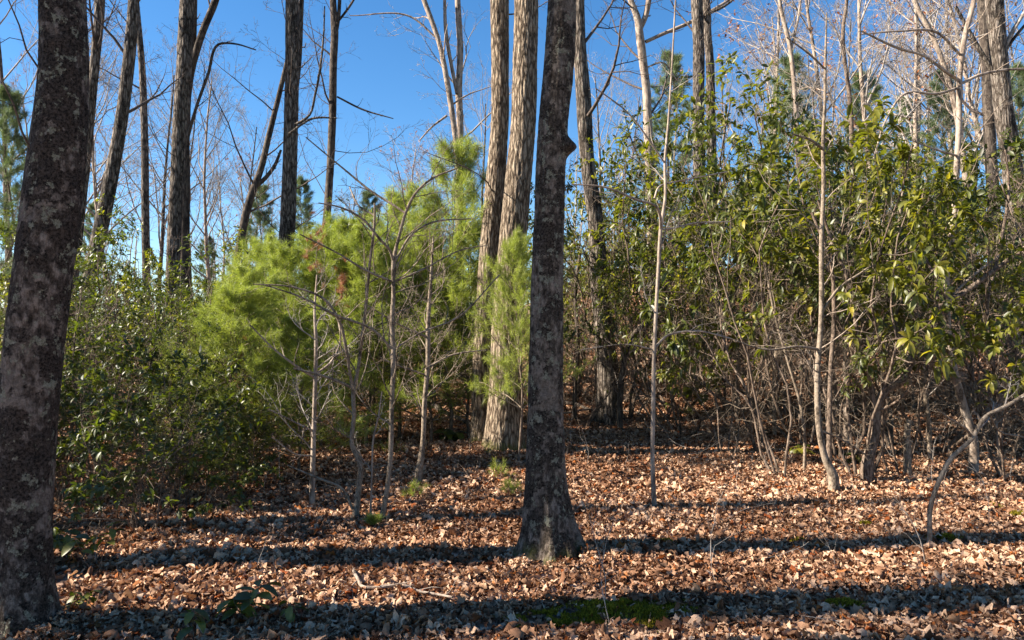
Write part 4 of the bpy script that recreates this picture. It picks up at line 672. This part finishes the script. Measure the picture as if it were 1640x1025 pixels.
seedling(308, 1035, 60, 8, 34, 'paler green seedling at the bottom edge, left of the larger leaved one', 2, nst=1)
seedling(462, 1000, 48, 6, 34, 'smaller seedling just right of the large glossy leaved one', 3)
seedling(140, 985, 48, 6, 26, 'small seedling right of the left edge trunk foot', 4, nst=2)
seedling(118, 905, 60, 7, 26, 'dark leaved seedling beside the left edge trunk, in shade', 5, nst=3)
seedling(155, 925, 90, 7, 28, 'taller spindly seedling near the left edge trunk', 6, nst=2)
seedling(725, 712, 30, 8, 24, 'dark low plant left of the sunlit oak pair foot', 7, nst=3)
seedling(1110, 668, 70, 10, 26, 'bright yellow green leafy seedling right of the alone standing sapling', 8, mat='laurel', wd=0.3, nst=3)
seedling(1290, 735, 28, 7, 18, 'low green plant at the left of the large leaved sapling foot', 9, mat='laurel', nst=3)
seedling(1378, 750, 34, 6, 20, 'dark low sprout at the foot of the stout crooked stem', 10, nst=2)
seedling(370, 760, 60, 8, 24, 'leafy sprout at the right end of the left shrubs', 11, nst=2)
seedling(90, 885, 40, 5, 24, 'sprout touching the right side of the left edge trunk', 12, nst=2)
def tuft(px, py, wpx_, label, seed, mat='needle', L=0.07, n=16):
    p = gnd(px, py); rg = np.random.default_rng(seed); s_ = wpx(wpx_, p[1])/2; rt = thing('pine_seedling', label, 'seedling', tuple(p)); a = rg.random(n)*6.28; tips = np.stack([np.cos(a)*s_*rg.random(n), np.sin(a)*s_*rg.random(n), 0.05+s_*0.8*rg.random(n)], -1)
    st = np.stack([np.zeros((n, 3)), tips*[.5, .5, .7], tips], 1); V, q = tubes(st, np.full((n, 3), 0.002), 3); obj('stem', Geo().add(V, q=q).mesh('stem', M['laurel_bark']), rt)
    g = Geo(); needles(g, tips, nrm(tips+[0, 0, 0.02]), 38, L, rg, 0.0012, s_*0.35, 0.8); obj('foliage', g.mesh('foliage', M[mat], False), rt, kind='stuff')
for k, a in enumerate([(800, 768, 62, 'wide grey green pine seedling left of the central trunk foot'), (664, 800, 44, 'pine seedling right of the many forked sapling foot'), (1100, 668, 34, 'bright pine seedling right of the alone standing thin sapling'), (622, 730, 56, 'flat pine seedling behind the sapling row'), (1210, 612, 66, 'soft pine seedling in the gap of the right thicket'), (1350, 660, 52, 'pine seedling behind the large leaved pale sapling'), (598, 848, 26, 'tiny pine tuft at the foot of the many forked sapling'), (1240, 650, 30, 'tiny pine tuft in the thicket shade'), (820, 795, 40, 'small pine tuft against the central trunk'), (430, 640, 60, 'pine seedling under the leftmost young pine')]):
    tuft(a[0], a[1], a[2], a[3], 40+k)
# fallen sticks
def stick(label, pts, wd, seed, mat='pale', nb=3, lift=0.03):
    P = np.array([gnd(a, b_) for a, b_ in pts]); P[:, 2] += lift + 0.01*np.sin(np.arange(len(P))*2); r = np.array([wpx(wd, p[1])/2 for p in P])*np.linspace(1, 0.6, len(P)); org = P[0].copy(); path = np.concatenate([P-org, r[:, None]], 1)
    V, q, Q, rr = trunk_mesh(path, 10, 0.02, M[mat], 0, 0, seed, lump=0.15); g = Geo().add(V, q=q); rt = thing('fallen_branch', label, 'branch', tuple(org)); obj('stem', g.mesh('stem', M[mat]), rt); rg = np.random.default_rng(seed)
    if nb:
        idx = np.linspace(0, len(Q)-1, 8).astype(int); s, d, l, rad = kids(Q[idx][None], rr[idx][None], nb, 0.2, 1, 0.7, 0.5, np.array([0.5]), 0.5, rng=rg); d[:, 2] = np.abs(d[:, 2])*0.5; a_, b_ = grow(s, d, l, rad, 5, 0.2, 0, 0.4, rg)
        for k in range(nb): V, q = tubes(a_[k:k+1], b_[k:k+1], 5); obj('twig', Geo().add(V, q=q).mesh('twig', M[mat]), rt)
stick('pale crooked fallen branch lying on lit leaves left of the central trunk', [(566, 925), (572, 942), (583, 952), (615, 955), (645, 953), (670, 961), (700, 966), (725, 975)], 6, 1, nb=6, lift=0.05)
stick('dark fallen log behind the sapling row, left of the oak pair', [(695, 655), (715, 668), (740, 678), (765, 690)], 9, 2, 'dark', 2, 0.06)
stick('long thin stick lying among shaded leaves at the left', [(240, 915), (290, 900), (340, 890), (380, 873)], 4, 3, 'grey', 2)
stick('curved pale stick arching low right of the central trunk', [(908, 760), (960, 766), (1010, 770), (1040, 772)], 3, 4, 'pale', 2)
stick('thin arching twig right of the leaning grey trunk foot', [(900, 672), (960, 665), (1010, 668), (1035, 690), (1046, 715)], 3, 5, 'pale', 3, 0.1)
stick('short thick stick standing against moss at the bottom', [(892, 1005), (900, 990), (905, 982)], 8, 6, 'grey', 0)
stick('white twig lying at the left edge trunk foot', [(60, 985), (90, 1000), (120, 1018)], 4, 7, 'pale', 1, 0.05)
stick('dark fallen limb lying behind the foot of the leaning grey trunk', [(890, 650), (920, 655), (960, 668), (1000, 672)], 6, 8, 'dark', 3, 0.08)
# upright dead weed stalks
SG = []
for k in range(6):
    rg = np.random.default_rng(800+k); g = Geo(); P, r = grow(np.zeros((1, 3)), np.array([[rg.normal(0, .2), rg.normal(0, .1), 1]]), np.array([0.42]), np.array([0.0022]), 7, 0.14, 0, 0.5, rg); V, q = tubes(P, r, 4); g.add(V, q=q); twiggy(g, P, r, np.array([0.35]), 1, rg, n=(4,), lr=0.6); SG.append(g.mesh('dead_stalk', M['twig']))
for k in range(110):
    x, y = litter_points(1, 3.6, 12.5, 0); x, y = float(x[0]), float(y[0]); o_ = thing('dead_stalk', 'thin dead upright twig sticking out of the leaf litter', 'twig', (x, y, H(x, y)), 'dead stalks in the leaf litter', random.random()*6.28, SG[k % 6]); s = random.uniform(.5, 1.5); o_.scale = (s, s, s)
# loose twigs flat on the litter
for k in range(60):
    x, y = litter_points(1, 3.5, 11, 0); x, y = float(x[0]), float(y[0]); o_ = thing('fallen_twig', 'small dead twig lying on the brown leaves', 'twig', (x, y, H(x, y)+0.045), 'loose twigs on the leaf litter', random.random()*6.28, SG[k % 6]); o_.rotation_euler = (PI/2+random.gauss(0, .12), random.gauss(0, .5), random.random()*6.28); s = random.uniform(.5, 1.6); o_.scale = (s, s, s)
for p_ in (ground,): p_['label'] = 'leaf covered forest floor rising to the right'
print('tris', sum(len(m_.polygons) for m_ in bpy.data.meshes))
